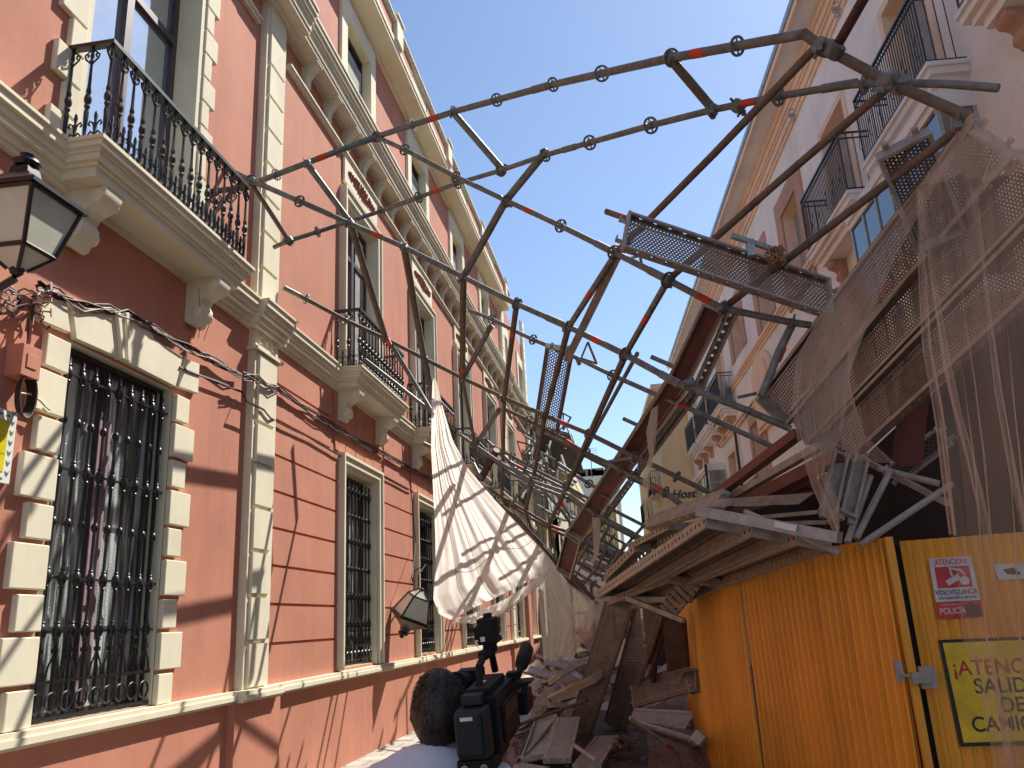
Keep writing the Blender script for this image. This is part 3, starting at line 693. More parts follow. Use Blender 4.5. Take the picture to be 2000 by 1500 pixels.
# carved panel under the band, star brackets on the cornice
mb = MB()
for s0 in (21.0,):
    pts = [(s0, 6.4)] + [(s0+1.1-1.1*math.cos(t), 7.9+.55*math.sin(t)) for t in [k*math.pi/10 for k in range(11)]] + [(s0+2.2, 6.4)]
    mb.prism([RFR.P(a, 0, b) for a, b in pts], RFR.n*.10)
    mb.prism([RFR.P(s0+.25+(a-s0)*.77, 0, 6.5+(b-6.4)*.86) for a, b in pts], RFR.n*.16)
KR(mb.build('niche_relief', M['rpeach']))
def ibalcony(u0, u1, zd, zt, p, slab, nb, solid=False, name='balcony', corb=True):
    mb = MB()
    for pp, a, b in ((p+.04, zd-.06, zd), (p, zd-.16, zd-.06), (p-.08, zd-.24, zd-.16), (p-.16, zd-.36, zd-.24)): mb.fbox(RFR, u0-(pp-p)-.04, u1+(pp-p)+.04, .001, pp, a, b)
    o = KR(mb.build(name, M[slab]))
    r = MB()
    for (a, b, c, d) in ((u0, u1, p-.012, p+.012),):
        r.fbox(RFR, a, b, c-.008, d+.008, zt-.03, zt); r.fbox(RFR, a, b, c, d, zt-.13, zt-.11); r.fbox(RFR, a, b, c, d, zd+.05, zd+.07)
    for u_ in (u0, u1):
        r.fbox(RFR, u_-.012, u_+.012, 0, p, zt-.03, zt); r.fbox(RFR, u_-.01, u_+.01, 0, p, zt-.13, zt-.11); r.fbox(RFR, u_-.01, u_+.01, 0, p, zd+.05, zd+.07)
        for k in range(1, 4): r.tube(RFR.P(u_, p*k/4, zd), RFR.P(u_, p*k/4, zt-.02), .008, 5)
        r.tube(RFR.P(u_, p, zd), RFR.P(u_, p, zt), .014, 6)
    for k in range(nb+1):
        u_ = u0+(u1-u0)*k/nb; r.tube(RFR.P(u_, p, zd+.05), RFR.P(u_, p, zt-.02), .0085, 5)
        if k % 6 == 2: r.ring_path([RFR.P(u_, p, zd+.2), RFR.P(u_+.04, p+.03, zd+.3), RFR.P(u_-.03, p+.03, zd+.45), RFR.P(u_, p, zd+.6)], .006, 4)
    r.build('railing', M['iron'], o)
    if solid:
        s_ = MB(); s_.fbox(RFR, u0+.02, u1-.02, p-.035, p-.02, zd+.07, zt-.06); s_.build('privacy_screen', mat('navy_screen', (.035,.038,.05), .8), o)
    if corb:
        for u_ in (u0+.35, u1-.35):
            cb = MB(); corbel(cb, RFR, u_, zd-.36, .24, p-.2, .42); cb.build('corbel', M['rterra'], o, True)
    return o
ibalcony(9.7, 12.05, 8.3, 9.42, .5, 'rgrey', 32, corb=False); ibalcony(12.93, 15.32, 8.3, 9.42, .5, 'rcream', 34)
ibalcony(6.4, 8.75, 8.3, 9.42, .5, 'rcream', 22)
ibalcony(26.1, 28.4, 8.1, 9.15, .5, 'rcream', 10, True); ibalcony(29.0, 31.6, 8.1, 9.15, .5, 'rcream', 10, True); ibalcony(32.2, 34.4, 8.1, 9.15, .5, 'rcream', 10, True)
# glazed bay under the near balcony
def bay(u0, u1, z0, z1, p, n, green=None):
    mb = MB()
    for pp, a, b in ((p+.06, z1-.14, z1), (p+.02, z1-.24, z1-.14), (p+.05, z0-.10, z0), (p-.03, z0-.22, z0-.10)): mb.fbox(RFR, u0-.03, u1+.03, .001, pp, a, b)
    o = KR(mb.build('glazed_bay', M['rgrey']))
    f = MB()
    for k in range(n+1):
        u_ = u0+(u1-u0)*k/n; f.fbox(RFR, u_-.025, u_+.025, p-.05, p, z0, z1-.24)
    for u_ in (u0, u1):
        f.fbox(RFR, u_-.024, u_+.024, 0, .05, z0, z1-.24)
        f.fbox(RFR, u_-.02, u_+.02, .05, p-.05, z0+(z1-z0)*.62, z0+(z1-z0)*.62+.05)
    f.fbox(RFR, u0, u1, p-.045, p-.005, z0+(z1-z0)*.62, z0+(z1-z0)*.62+.05); f.fbox(RFR, u0, u1, p-.045, p-.005, z0, z0+.07)
    f.build('bay_frame', M['bluesteel'], o)
    g = MB(); g.fbox(RFR, u0, u1, p-.03, p-.02, z0+.07, z1-.24)
    for u_ in (u0, u1): g.fbox(RFR, u_-.005, u_+.005, .05, p-.05, z0+.07, z1-.24)
    g.build('pane', green or M['glass'], o)
ggl = glass('green_glass', (.10, .20, .15), .1)
bay(9.75, 13.1, 5.4, 7.92, .5, 6); bay(29.2, 32.6, 4.9, 6.75, .6, 3, ggl)
ibalcony(22.7, 24.6, 4.2, 5.2, .45, 'rcream', 12)
for k, (s0, z0) in enumerate(((9.7, 11.9), (13.0, 11.95), (16.2, 11.95))):
    c = RFR.P(s0, .06, z0); mb = MB()
    for a in range(5):
        t = a*math.pi*2/5; mb.ring_path([c, c+RFR.u*math.cos(t)*.10+Vector((0,0,math.sin(t)*.12)), c+RFR.n*.06+RFR.u*math.cos(t+.3)*.13+Vector((0,0,math.sin(t+.3)*.15))], .022, 5)
    mb.lathe(c, RFR.n*.1, [(0,.05),(1,.03)], 8); KR(mb.build('wall_anchor', M['bluesteel']))
mb = MB(); mb.tube(RFR.P(29.0, .7, 3), RFR.P(29.0, .7, 6.7), .05, 8); mb.tube(RFR.P(26.3, .1, 3), RFR.P(26.3, .1, 7.2), .045, 8); KR(mb.build('drain_pipe', M['iron']))

# yellow hostal building beyond
yb = empty('hostel_building', RFR.P(40, 1.3, 0), 'yellow building with a Hostal sign standing forward beyond the cream one', 'building')
mb = MB(); mb.fbox(RFR, 36.55, 50, -8, 1.32, 0, 11.6); keep(mb.build('wall', M['ryellow']), yb)
mb = MB(); mb.fbox(RFR, 36.45, 50.1, -8, 1.5, 11.6, 11.8); keep(mb.build('roof_edge', M['rpeach']), yb)
mb = MB(); mb.fbox(RFR, 38, 40, 1.32, 1.75, 7.0, 7.1); mb.fbox(RFR, 43, 45.5, 1.32, 1.75, 6.3, 6.4)
keep(mb.build('balcony_slab', M['rpeach']), yb)
for u0, u1, zd in ((38, 40, 7.1), (43, 45.5, 6.4), (38, 40, 4.6)):
    r = MB(); r.fbox(RFR, u0, u1, 1.73, 1.75, zd+1.0, zd+1.04)
    for k in range(15): r.tube(RFR.P(u0+(u1-u0)*k/14, 1.74, zd), RFR.P(u0+(u1-u0)*k/14, 1.74, zd+1.0), .012, 4)
    for u_ in (u0, u1):
        r.fbox(RFR, u_-.01, u_+.01, 1.32, 1.74, zd+1.0, zd+1.03)
        for k in range(4): r.tube(RFR.P(u_, 1.36+k*.1, zd), RFR.P(u_, 1.36+k*.1, zd+1.0), .012, 4)
    keep(r.build('railing', M['iron']), yb)
def text(s, size, m, loc, xdir, zdir, name, parent=None, ext=.004, font=None, align='CENTER', shear=0, sx=1.0, bold=0):
    cu_ = bpy.data.curves.new(name, 'FONT'); cu_.body = s; cu_.size = size; cu_.extrude = ext; cu_.align_x = align; cu_.align_y = 'CENTER'; cu_.shear = shear; cu_.offset = bold
    tmp = bpy.data.objects.new('tmp', cu_); C.objects.link(tmp)
    dg = bpy.context.evaluated_depsgraph_get(); me = bpy.data.meshes.new_from_object(tmp.evaluated_get(dg))
    bpy.data.objects.remove(tmp); me.name = name
    if sx != 1.0: me.transform(Matrix.Diagonal((sx, 1, 1, 1)))
    o = bpy.data.objects.new(name, me); C.objects.link(o); me.materials.clear(); me.materials.append(m)
    o.matrix_world = Matrix.Translation(loc) @ basis(xdir, zdir).to_4x4()
    if parent: keep(o, parent)
    return o
hy = RFR.P(36.55, .5, 0); 
def on_h(x, y, off=.03):                       # a point of the wall that faces us, under the pixel
    r = ray(x, y); pl = RFR.P(36.55-off, 0, 0); t = (pl-CAM).dot(RFR.u)/r.dot(RFR.u); return CAM + r*t
ink = mat('sign_ink', (.03,.03,.045), .5)
text('Hostal', .52, ink, on_h(1341, 965), -RFR.n, -RFR.u, 'sign_lettering', yb, .02, shear=.35, bold=.006)
text('N', .5, ink, on_h(1346, 992), -RFR.n, -RFR.u, 'sign_lettering', yb, .02, shear=.35)
# orange block further on
ob = empty('orange_building', RFR.P(56, 2.0, 0), 'small orange rendered building at the far end of the street on the right', 'building')
mb = MB(); a = ony(1268, 980, 62); b = ony(1292, 980, 62); zt = ony(1280, 978, 62).z
mb.box(((a.x+b.x)/2+1, 64, zt/2), (b.x-a.x+2, 4, zt)); keep(mb.build('wall', mat('orange_render', (.55,.22,.11), .85)), ob)
mb = MB(); mb.box(((a.x+b.x)/2+1, 63.9, zt-1.0), (b.x-a.x+2.3, 4.3, .25)); mb.box(((a.x+b.x)/2+1, 63.9, zt+.1), (b.x-a.x+2.3, 4.3, .2)); keep(mb.build('cornice', M['rcream']), ob)

# ================================================================== far left side and street end
def atx(x, y, X): p = onx(x, y, X); return p
fb_ = empty('scaffolded_building', (-4.2, 40, 0), 'pale building under scaffold and a sagging grey canopy just beyond the pink facade', 'building')
mb = MB(); mb.box((-7.2, 39.5, 5.1), (6, 12.5, 10.2)); keep(mb.build('wall', stucco('grey_cream', (.46,.43,.34), bump=.1)), fb_)
for yy in (35.2, 37.6, 40, 42.4):
    for zz in (1.0, 4.4, 7.3): mb = MB(); mb.box((-4.19, yy+.6, zz+1.0), (.06, 1.1, 2.0)); keep(mb.build('window', M['glass']), fb_)
mb = MB(); mb.prism([(-4.2, 34.0, 10.0), (-2.4, 34.2, 9.4), (-2.3, 34.2, 9.3), (-4.2, 34.0, 9.7)], (0, 7.5, -.4)); keep(mb.build('canopy', mat('grey_canopy', (.20,.19,.17), .9, amt=.4)), fb_)
yb2 = empty('olive_building', (-4, 52, 0), 'building with a broad yellow painted eave farther down the left side', 'building')
ya = onx(1090, 868, -3.6); yc = onx(1137, 985, -3.6)
mb = MB(); mb.box((-7.2, (ya.y+75)/2, 6.2), (6, 75-ya.y, ya.z*2-12.4 if False else 12.4)); keep(mb.build('wall', stucco('olive_cream', (.55,.52,.40), bump=.1)), yb2)
mb = MB(); zt = ya.z
mb.box((-4.6, (ya.y+75)/2, zt-.15), (2.0, 75-ya.y+.4, .3)); mb.box((-3.9, (ya.y+75)/2, zt-.6), (.5, 75-ya.y+.2, .6)); keep(mb.build('eave', mat('yellow_eave', (.62,.55,.30), .8)), yb2)
for k in range(9):
    for zz in (1.2, 4.5, 7.8): mb = MB(); mb.box((-4.19, 47+k*3.1, zz+1.0), (.06, 1.2, 2.0)); keep(mb.build('window', M['glass']), yb2)
wb = empty('white_building', (-3, 85, 0), 'white block with a cluttered rooftop closing the far end of the street', 'building')
Yf = 84.0; a = ony(1128, 932, Yf); b = ony(1180, 940, Yf); zt = a.z
mb = MB(); mb.box(((a.x+b.x)/2, Yf+4, zt/2), (b.x-a.x+3, 8, zt)); keep(mb.build('wall', stucco('far_white', (.66,.63,.56), bump=.05)), wb)
mb = MB(); rr = random.Random(5)
for k in range(12): mb.box((a.x-.5+rr.random()*(b.x-a.x+1.5), Yf+1, zt+.3), (.5+rr.random(), 1, .6+rr.random()*.7))
keep(mb.build('roof_clutter', mat('roof_clutter', (.30,.22,.18), .9, amt=.5)), wb)
for zz in range(4): mb = MB(); mb.box(((a.x+b.x)/2+.6, Yf-.03, zt-2.5-3*zz), (.9, .06, 1.4)); keep(mb.build('window', M['glass']), wb)
mb = MB()
for x_ in (1134, 1157):
    p = ony(x_, 932, Yf); q_ = p+Vector((0, 0, 3.0)); mb.tube(p, q_, .04, 5)
    for k in range(4): mb.tube(q_+Vector((-.7, 0, -.25*k)), q_+Vector((.7, 0, -.25*k)), .02, 4)
tag(mb.build('tv_aerial', M['iron']), 'two thin television aerials on the roof of the far white block', 'aerial')
# mural like patched facade seen through the lattice, shrouded in pale sheeting
mu = empty('shrouded_building', (0, 58, 0), 'narrow building wrapped in pale vertical sheeting behind the fallen lattice', 'building')
Ym = 55.0; a = ony(1128, 985, Ym); b = ony(1205, 1010, Ym); bz = ony(1170, 985, Ym).z
mb = MB(); mb.box(((a.x+b.x)/2, Ym+4, bz/2), (b.x-a.x, 8, bz)); keep(mb.build('wall', stucco('shroud_wall', (.62,.58,.47), bump=.05)), mu)
P = []
for i in range(61):
    t = i/60; x_ = a.x+(b.x-a.x)*t; row = []
    for j in range(10): row.append(Vector((x_, Ym-.3+math.sin(i*1.9)*.10+math.sin(i*.7)*.08, bz*(1-j/9)+.2*math.sin(i*.8)*(j == 0))))
    P.append(row)
mb = MB(); mb.grid(P); keep(mb.build('sheeting', mat('pale_sheeting', (.62,.57,.42), .8, amt=.2), None, True), mu)
rr = random.Random(8); mb = MB()
for k in range(10):
    c = ony(1115+rr.random()*45, 1030+rr.random()*100, Ym-1.0); ring = [c+Vector((math.cos(t)*(.35+.2*rr.random()), 0, math.sin(t)*(.5+.2*rr.random()))) for t in [j*math.pi/5 for j in range(10)]]
    mb.prism(ring, (0, .05, 0))
keep(mb.build('orange_patch', mat('orange_patch', (.60,.28,.08), .85)), mu)
mb = MB(); a2 = ony(1100, 1000, Ym-.8); mb.box(((a2.x+b.x)/2-1.0, Ym-.6, 3.6), (b.x-a2.x, .2, 7.2)); keep(mb.build('painted_panel', stucco('sage_panel', (.42,.44,.36), bump=.05)), mu)
# pale ground floor at the end of the street with dark doorway
pe = empty('corner_shop', (-2.5, 38, 0), 'pale stone ground floor with glazed doors beyond the torn netting', 'building')
mb = MB(); mb.fbox(Frame((-4.0, 36, 0), (1, -.0, 0), (0, -1, 0)), 0, 3.9, 0, .3, 0, 4.2); keep(mb.build('wall', stucco('pale_stone', (.88,.86,.76), bump=.1)), pe)
for x0, x1, z0, z1 in ((-2.9,-2.05,0,3.3),(-1.2,-.5,.9,2.7)): mb = MB(); mb.box(((x0+x1)/2, 35.68, (z0+z1)/2), (x1-x0, .04, z1-z0)); keep(mb.build('door' if z0 == 0 else 'window', M['glass']), pe)
mb = MB()
for x0, x1, z0, z1 in ((-2.9,-2.05,0,3.3),(-1.2,-.5,.9,2.7)):
    for x_ in (x0, x1): mb.box((x_, 35.63, (z0+z1)/2), (.09, .06, z1-z0+.1))
    for z_ in (z0+.9, z0+2.0, z1): mb.box(((x0+x1)/2, 35.63, min(z_, z1)), (x1-x0, .05, .07))
keep(mb.build('door_frame', M['iron']), pe)

# ================================================================== ground
gm = mat('asphalt', (.075,.072,.07), .95, scale=1.4, amt=.35, bump=.5, bscale=150)
mb = MB(); mb.poly([(-300,-200,0),(300,-200,0),(300,600,0),(-300,600,0)]); tag(mb.build('road', gm), kind='structure')
def paver(name, c1, c2, sx, sy, mortar=.012, rot=0):
    m = bpy.data.materials.new(name); m.use_nodes = True; N = m.node_tree.nodes; L = m.node_tree.links; b = N['Principled BSDF']; b.inputs['Roughness'].default_value = .85
    tc = N.new('ShaderNodeTexCoord'); mp = N.new('ShaderNodeMapping'); mp.inputs['Rotation'].default_value = (0,0,rot); br = N.new('ShaderNodeTexBrick')
    br.inputs['Scale'].default_value = 1; br.inputs['Brick Width'].default_value = sx; br.inputs['Row Height'].default_value = sy; br.inputs['Mortar Size'].default_value = mortar; br.offset = 0.5
    br.inputs['Color1'].default_value = (*c1,1); br.inputs['Color2'].default_value = (*c2,1); br.inputs['Mortar'].default_value = (*[q*.4 for q in c1],1)
    L.new(tc.outputs['Object'], mp.inputs[0]); L.new(mp.outputs[0], br.inputs['Vector'])
    no = N.new('ShaderNodeTexNoise'); no.inputs['Scale'].default_value = 2.5; no.inputs['Detail'].default_value = 8; L.new(tc.outputs['Object'], no.inputs['Vector'])
    x = N.new('ShaderNodeMix'); x.data_type = 'RGBA'; x.blend_type = 'MULTIPLY'; x.inputs['Factor'].default_value = .55
    cr = N.new('ShaderNodeValToRGB'); cr.color_ramp.elements[0].position = .35; cr.color_ramp.elements[0].color = (.45,.43,.4,1); cr.color_ramp.elements[1].position = .65
    L.new(no.outputs['Fac'], cr.inputs[0]); L.new(br.outputs['Color'], x.inputs['A']); L.new(cr.outputs[0], x.inputs['B']); L.new(x.outputs['Result'], b.inputs['Base Color'])
    return m
mb = MB(); mb.box((-3.55, 15, .03), (1.1, 70, .06)); tag(mb.build('pavement', paver('pale_pavers', (.50,.46,.39), (.44,.41,.35), .4, .4)), kind='structure')
mb = MB(); mb.box((-2.93, 15, .035), (.14, 70, .07)); tag(mb.build('kerb', mat('kerb_stone', (.36,.34,.31), .85, amt=.3)), kind='structure')
mb = MB(); mb.box((2.45, 15, .02), (5.1, 70, .05)); tag(mb.build('tiled_pavement', paver('brown_pavers', (.21,.13,.095), (.18,.11,.085), 1.2, .28, .008, R_(90))), kind='structure')
# ================================================================== the fallen scaffold
sc = empty('collapsed_scaffold', pt(1100, 640, 7.0), 'tangled lattice of grey and rusty scaffold tubes fallen across the street against the pink building', 'scaffold')
def KS(o): return keep(o, sc)
def rosette_proto():
    mb = MB(); n = 20; ro, ri, t = .066, .050, .005
    rows = []
    for (r, z) in ((ro, -t), (ro, t), (ri, t), (ri, -t), (ro, -t)): rows.append([Vector((r*math.cos(2*math.pi*k/n), r*math.sin(2*math.pi*k/n), z)) for k in range(n+1)])
    mb.grid(rows)
    for k in range(6):
        a = k*math.pi/3; mb.box((.042*math.cos(a), .042*math.sin(a), 0), (.03, .012, .009), Matrix.Rotation(0, 4, 'Z')) if False else mb.tube((.026*math.cos(a), .026*math.sin(a), 0), (.054*math.cos(a), .054*math.sin(a), 0), .0065, 5)
    mb.ring_path([Vector((0,0,-.03)), Vector((0,0,.03))], .0295, 12)
    return mb
ros0 = None
def spread(x, y):                            # how far the rows sag away towards the pink wall
    K_ = ((420,1.03),(490,1.06),(560,1.06),(600,1.09),(735,1.22),(905,1.24),(1100,1.14),(1300,1.0)); f_ = 1.0
    if x <= 420: f_ = 1.03
    for (a, fa), (b, fb) in zip(K_, K_[1:]):
        if a <= x <= b: f_ = fa+(fb-fa)*(x-a)/(b-a)
    return 1+(f_-1)*max(0, min(1, (1000-y)/250))
def spt(x, y, d): return pt(x, y, d*spread(x, y))
def along(path, x):
    for a, b in zip(path, path[1:]):
        lo, hi = sorted((a[0], b[0]))
        if lo <= x <= hi and a[0] != b[0]:
            t = (x-a[0])/(b[0]-a[0]); return Vector(spt(*a)).lerp(spt(*b), t), (Vector(spt(*b))-spt(*a)).normalized()
    return None, None
def tube_part(path, m='galv', r=.0242, name='standard', ros=(), bands=(), sleeves=(), bym=None, n=12):
    global ros0
    P = [spt(*p) for p in path]; o_ = P[0]; r = r*(1+.8*(spread(*path[len(path)//2][:2])-1))
    mb = MB(); mb.ring_path([p-o_ for p in P], r, n); o = mb.build(name, M[m], None, True); o.location = o_; KS(o)
    inv = o_
    for x in ros:
        p, d = along(path, x)
        if p is None: continue
        if ros0 is None:
            ros0 = rosette_proto().build('rosette', M['galv'], None, True); c = ros0
        else: c = ros0.copy(); C.objects.link(c)
        c.parent = o; c.location = p-inv; c.rotation_mode = 'QUATERNION'
        c.rotation_quaternion = (d + Vector((random.uniform(-.1,.1),)*3)).to_track_quat('Z', 'Y')
    for x in bands:
        if isinstance(x, tuple): a = spt(*x); dd = (P[-1]-P[0]).normalized(); p = P[0]+dd*(a-P[0]).dot(dd); d = dd
        else: p, d = along(path, x)
        if p is None: continue
        b_ = MB(); b_.tube(p-inv-d*.055, p-inv+d*.055, r+.0012, 12); b_.build('marker_band', M['band'], o, True)
    for x in sleeves:
        p, d = along(path, x)
        b_ = MB(); b_.tube(p-inv-d*.11, p-inv+d*.11, r+.0045, 12); b_.build('sleeve', M['galv'], o, True)
    return o
def dep(path, d0, d1=None):
    n = len(path); return [(x, y, d0+(d1-d0 if d1 is not None else 0)*i/max(1, n-1)) for i, (x, y) in enumerate(path)]
S1 = [(455,374,8.7),(540,341,8.3),(655,297,7.8),(735,267,7.5),(887,218,7.0),(1080,165,6.4),(1312,113,5.7),(1573,66,4.9)]
tube_part(S1, 'galv', .0265, 'standard', (540,597,655,735,808,887,978,1080,1190,1312,1450), (628,850,1370), (1058,720))
tube_part([(1568,64,4.9),(1600,88,4.85),(1735,160,4.6),(1892,228,4.45)], 'rust', .031, 'standard', (), ())
S2 = [(535,483,8.6),(565,470,8.5),(620,453,8.3),(745,412,7.9),(893,358,7.3),(978,333,7.0),(1065,303,6.7),(1271,245,6.1),(1390,215,5.8),(1520,188,5.4),(1650,166,5.1),(1735,162,4.9),(1850,164,4.7),(1950,172,4.5)]
tube_part(S2, 'galv', .0242, 'standard', (565,620,745,820,893,978,1065,1163,1271,1390,1520,1690), (855,1465), (800,1120,1640))
L1p = [(428,321,8.75),(490,352,8.3),(585,393,7.9),(680,435,7.6),(790,483,7.3),(905,541,7.05),(1010,594,6.95),(1110,638,6.9),(1220,692,6.8),(1330,752,6.7),(1461,802,6.6),(1545,838,6.5)]
tube_part(L1p, 'galv', .0255, 'standard', (490,585,680,790,905,1010,1110,1220,1350,1462), (735,1168), (862,1085,1310))
L2p = [(735,267,7.5),(790,292,7.3),(890,345,7.0),(990,392,6.8),(1095,441,6.6),(1200,493,6.4),(1305,547,6.2),(1410,602,6.05),(1548,630,5.9),(1584,635,5.85)]
tube_part(L2p, 'galv', .0255, 'standard', (735,790,890,990,1095,1200,1305,1412,1548), (1035,1375), (1180,1285))
L3p = [(557,563,9.3),(598,584,9.2),(675,625,9.1),(750,660,9.0),(828,700,9.0),(903,738,9.0),(985,777,8.9),(1065,812,8.9),(1150,847,8.8),(1240,892,8.7),(1330,935,8.6),(1395,967,8.4)]
tube_part(L3p, 'rust', .0242, 'standard', (598,675,750,828,903,985,1065,1150,1240,1322), (1103,), (570,))
LX = [(916,606,8.8),(961,623,8.7),(1007,647,8.6),(1041,663,8.5),(1127,699,8.4),(1196,733,8.3),(1271,766,8.2),(1327,789,8.1),(1400,823,8.0),(1509,872,7.8)]
tube_part(LX, 'galv', .0242, 'standard', (961,1041,1196,1400), (1332,), (1100,))
# transoms and ledgers
def tp_(path, m='rust', r=.024, name='ledger', **k): return tube_part(path, m, r, name, **k)
tp_([(597,316,8.02),(686,437,7.6)], 'galv', .03, 'transom'); tp_([(887,222,7.0),(982,332,7.0)], 'galv', .032, 'transom'); tp_([(1312,118,5.7),(1392,213,5.8)], 'rust', .033, 'transom'); tp_([(490,355,8.35),(564,470,8.5)], 'rust', .026, 'transom')
tp_([(686,440,7.6),(753,660,9.0)], 'rust', .034); tp_([(753,655,9.0),(806,742,9.2),(850,815,9.4),(856,880,9.4)], 'galv', .028, bands=((765,668,9.0),))
tp_([(790,485,7.35),(828,700,9.0),(852,800,9.2)], 'rust', .036)
tp_([(1063,300,6.75),(988,392,6.83),(905,541,7.08)], 'galv', .0335)
tp_([(905,541,7.08),(903,738,9.0)], 'rust', .032, bands=((903,715,8.8),)); tp_([(903,738,9.0),(928,870,10.8),(935,942,11.5),(993,1003,12.4)], 'rust', .026)
tp_([(1010,585,6.95),(985,777,8.9)], 'rust', .027, bands=((1003,636,7.5),)); tp_([(985,777,8.9),(982,907,10.8),(980,970,11.7),(1000,1010,12.4)], 'rust', .026)
tp_([(1594,92,4.83),(1395,300,5.65),(1205,492,6.42)], 'rust', .0275); tp_([(1205,492,6.42),(1110,640,6.9)], 'galv', .026, bands=((1157,575,6.7),))
tp_([(1110,640,6.9),(1065,812,8.9)], 'rust', .029); tp_([(1065,812,8.9),(1040,940,10.8),(1026,996,12),(1040,1043,13)], 'rust', .029)
tp_([(1738,168,4.65),(1520,355,5.5),(1305,547,6.25)], 'rust', .026); tp_([(1305,547,6.25),(1222,692,6.85)], 'galv', .026, bands=((1265,628,6.55),))
tp_([(1222,692,6.85),(1152,847,8.8)], 'rust', .030); tp_([(1245,690,8.3),(1158,850,9.6),(1120,930,10.3)], 'galv', .022)
tp_([(1152,847,8.8),(1103,961,10.9),(1073,1022,12),(1077,1068,13)], 'rust', .030)
tp_([(1878,248,4.55),(1650,420,5.3),(1418,598,6.1)], 'rust', .0265)
tp_([(1637,86,4.75),(1690,-8,4.5),(1712,-60,4.4)], 'redrust', .029)
tp_([(957,641,8.75),(905,737,9.05)], 'galv', .03, 'transom'); tp_([(975,800,9.2),(929,868,10.8)], 'galv', .03, 'transom')
tp_([(1548,632,5.9),(1520,690,5.85),(1487,775,5.8)], 'galv', .029, 'jack', bands=((1523,690,5.85),)); tp_([(1441,776,5.8),(1478,768,5.8)], 'galv', .012, 'jack_handle')
tp_([(970,879,10.7),(940,935,11.4)], 'redrust', .05, 'timber_brace')
tp_([(712,702,9.3),(778,753,9.5),(846,807,9.7)], 'galv', .024); tp_([(827,866,9.9),(850,877,10)], 'galv', .026, 'tube_end')
tp_([(1185,413,5.9),(1225,427,5.85)], 'rust', .024, 'tube_end'); tp_([(1272,697,8.2),(1330,722,8.2)], 'galv', .024, 'tube_end'); tp_([(1218,818,9.6),(1266,840,9.6)], 'galv', .024, 'tube_end')
# lower rows of the lattice
for path, d0, d1 in (
    ([(900,850),(928,870),(982,907),(1040,940),(1103,961),(1164,1005),(1227,1036),(1262,1056)], 10.7, 10.2),
    ([(989,800),(1033,821),(1098,856),(1143,884),(1185,903)], 9.6, 9.2), ([(1185,903),(1215,919),(1271,945),(1300,961),(1350,998)], 9.2, 8.8),
    ([(965,872),(1000,891),(1049,919),(1103,947),(1133,966)], 11.8, 11.6), ([(1133,966),(1180,987),(1262,1029)], 11.6, 11),
    ([(935,942),(979,970),(1026,998),(1073,1026),(1129,1047),(1182,1071),(1222,1086)], 11.8, 12.4),
    ([(905,919),(963,975),(1017,1017),(1077,1089),(1105,1127),(1150,1172)], 11.2, 12.6), ([(912,928),(993,1003),(1060,1068),(1110,1122),(1160,1168)], 12.5, 13.4),
    ([(993,1001),(1040,1043),(1094,1099),(1135,1138)], 12.6, 13.6), ([(905,846),(950,860),(1000,905),(1040,925)], 12, 12.5),
    ([(1010,905),(1060,955),(1100,1000),(1125,1040)], 13, 14), ([(1120,1043),(1200,1082),(1256,1108)], 12.4, 11.6),
    ([(1115,1058),(1190,1098),(1248,1122)], 12.6, 12), ([(1110,1090),(1180,1128),(1225,1150)], 12.8, 12), ([(1105,1105),(1160,1140),(1195,1163)], 13, 12.4),
    ([(1090,905),(1150,945),(1180,960)], 11, 10.6), ([(1040,860),(1065,905),(1085,960),(1105,1000)], 13, 14)):
    tube_part(dep(path, d0, d1), random.choice(['galv', 'rust', 'galv']), .0245, 'standard', [p[0] for p in path[1:-1:2]], [path[len(path)//2][0]+14] if random.random() < .6 else [])
    if len(path) > 3: tube_part(dep([(x+9, y+11+(k % 2)*2) for k, (x, y) in enumerate(path[1:])], d0+.8, d1+.9), random.choice(['rust', 'galv']), .024, 'standard', [p[0]+9 for p in path[2:-1:2]])
for path, d0, d1 in (
    ([(1255,1029),(1208,1082),(1190,1110)], 11, 12), ([(1240,892),(1185,903)], 8.8, 9.3), ([(940,935),(925,905)], 11, 11), ([(1035,885),(1022,925)], 11, 11.4), ([(1040,940),(1010,968),(1000,985)], 10.8, 11.6),
    ([(1103,961),(1082,1000)], 11, 11.8), ([(1127,700),(1132,712)], 8.4, 8.4), ([(1067,800),(1050,860),(1040,900)], 11, 12), ([(1185,1071),(1165,1110),(1140,1140)], 12, 12.6), ([(1222,1086),(1195,1128)], 12, 12.3),
    ([(1150,1060),(1128,1100)], 12, 12.5), ([(1000,1010),(1015,1060)], 12.4, 12.8), ([(963,975),(950,1000)], 12, 12)):
    tube_part(dep(path, d0, d1), 'galv', .022, 'transom')
def tri(a, b, c, d):                         # triangular bracket welded from flats
    pa, pb, pc = spt(*a, d), spt(*b, d), spt(*c, d); mb = MB(); mb.tube(pa, pb, .013, 6); mb.tube(pb, pc, .013, 6); mb.tube(pc, pa, .010, 6); KS(mb.build('bracket', M['galv']))
tri((1225,425),(1240,395),(1240,400),5.9) if False else None
tri((1135,700),(1165,710),(1148,668),7.2); tri((1225,505),(1255,525),(1250,500),6.5); tri((1085,848),(1118,862),(1105,828),9.4); tri((1100,807),(1115,815),(1100,840),9.4)
tri((1215,912),(1250,928),(1247,880),9.1); tri((1175,965),(1190,975),(1187,950),10); tri((1020,885),(1042,915),(1035,870),10.5); tri((1010,862),(1040,870),(1022,900),10.5)
def box_beam(a, b, w_, h_, m, name='beam', hint=None, par=True):
    pa, pb = spt(*a), spt(*b); x = pb-pa; Mx = basis(x, hint or Vector((0,0,1))); L = x.length
    mb = MB(); mb.box((L/2, 0, 0), (L, w_, h_)); o = mb.build(name, M[m]); o.matrix_world = Matrix.Translation(pa) @ Mx.to_4x4()
    return KS(o) if par else o
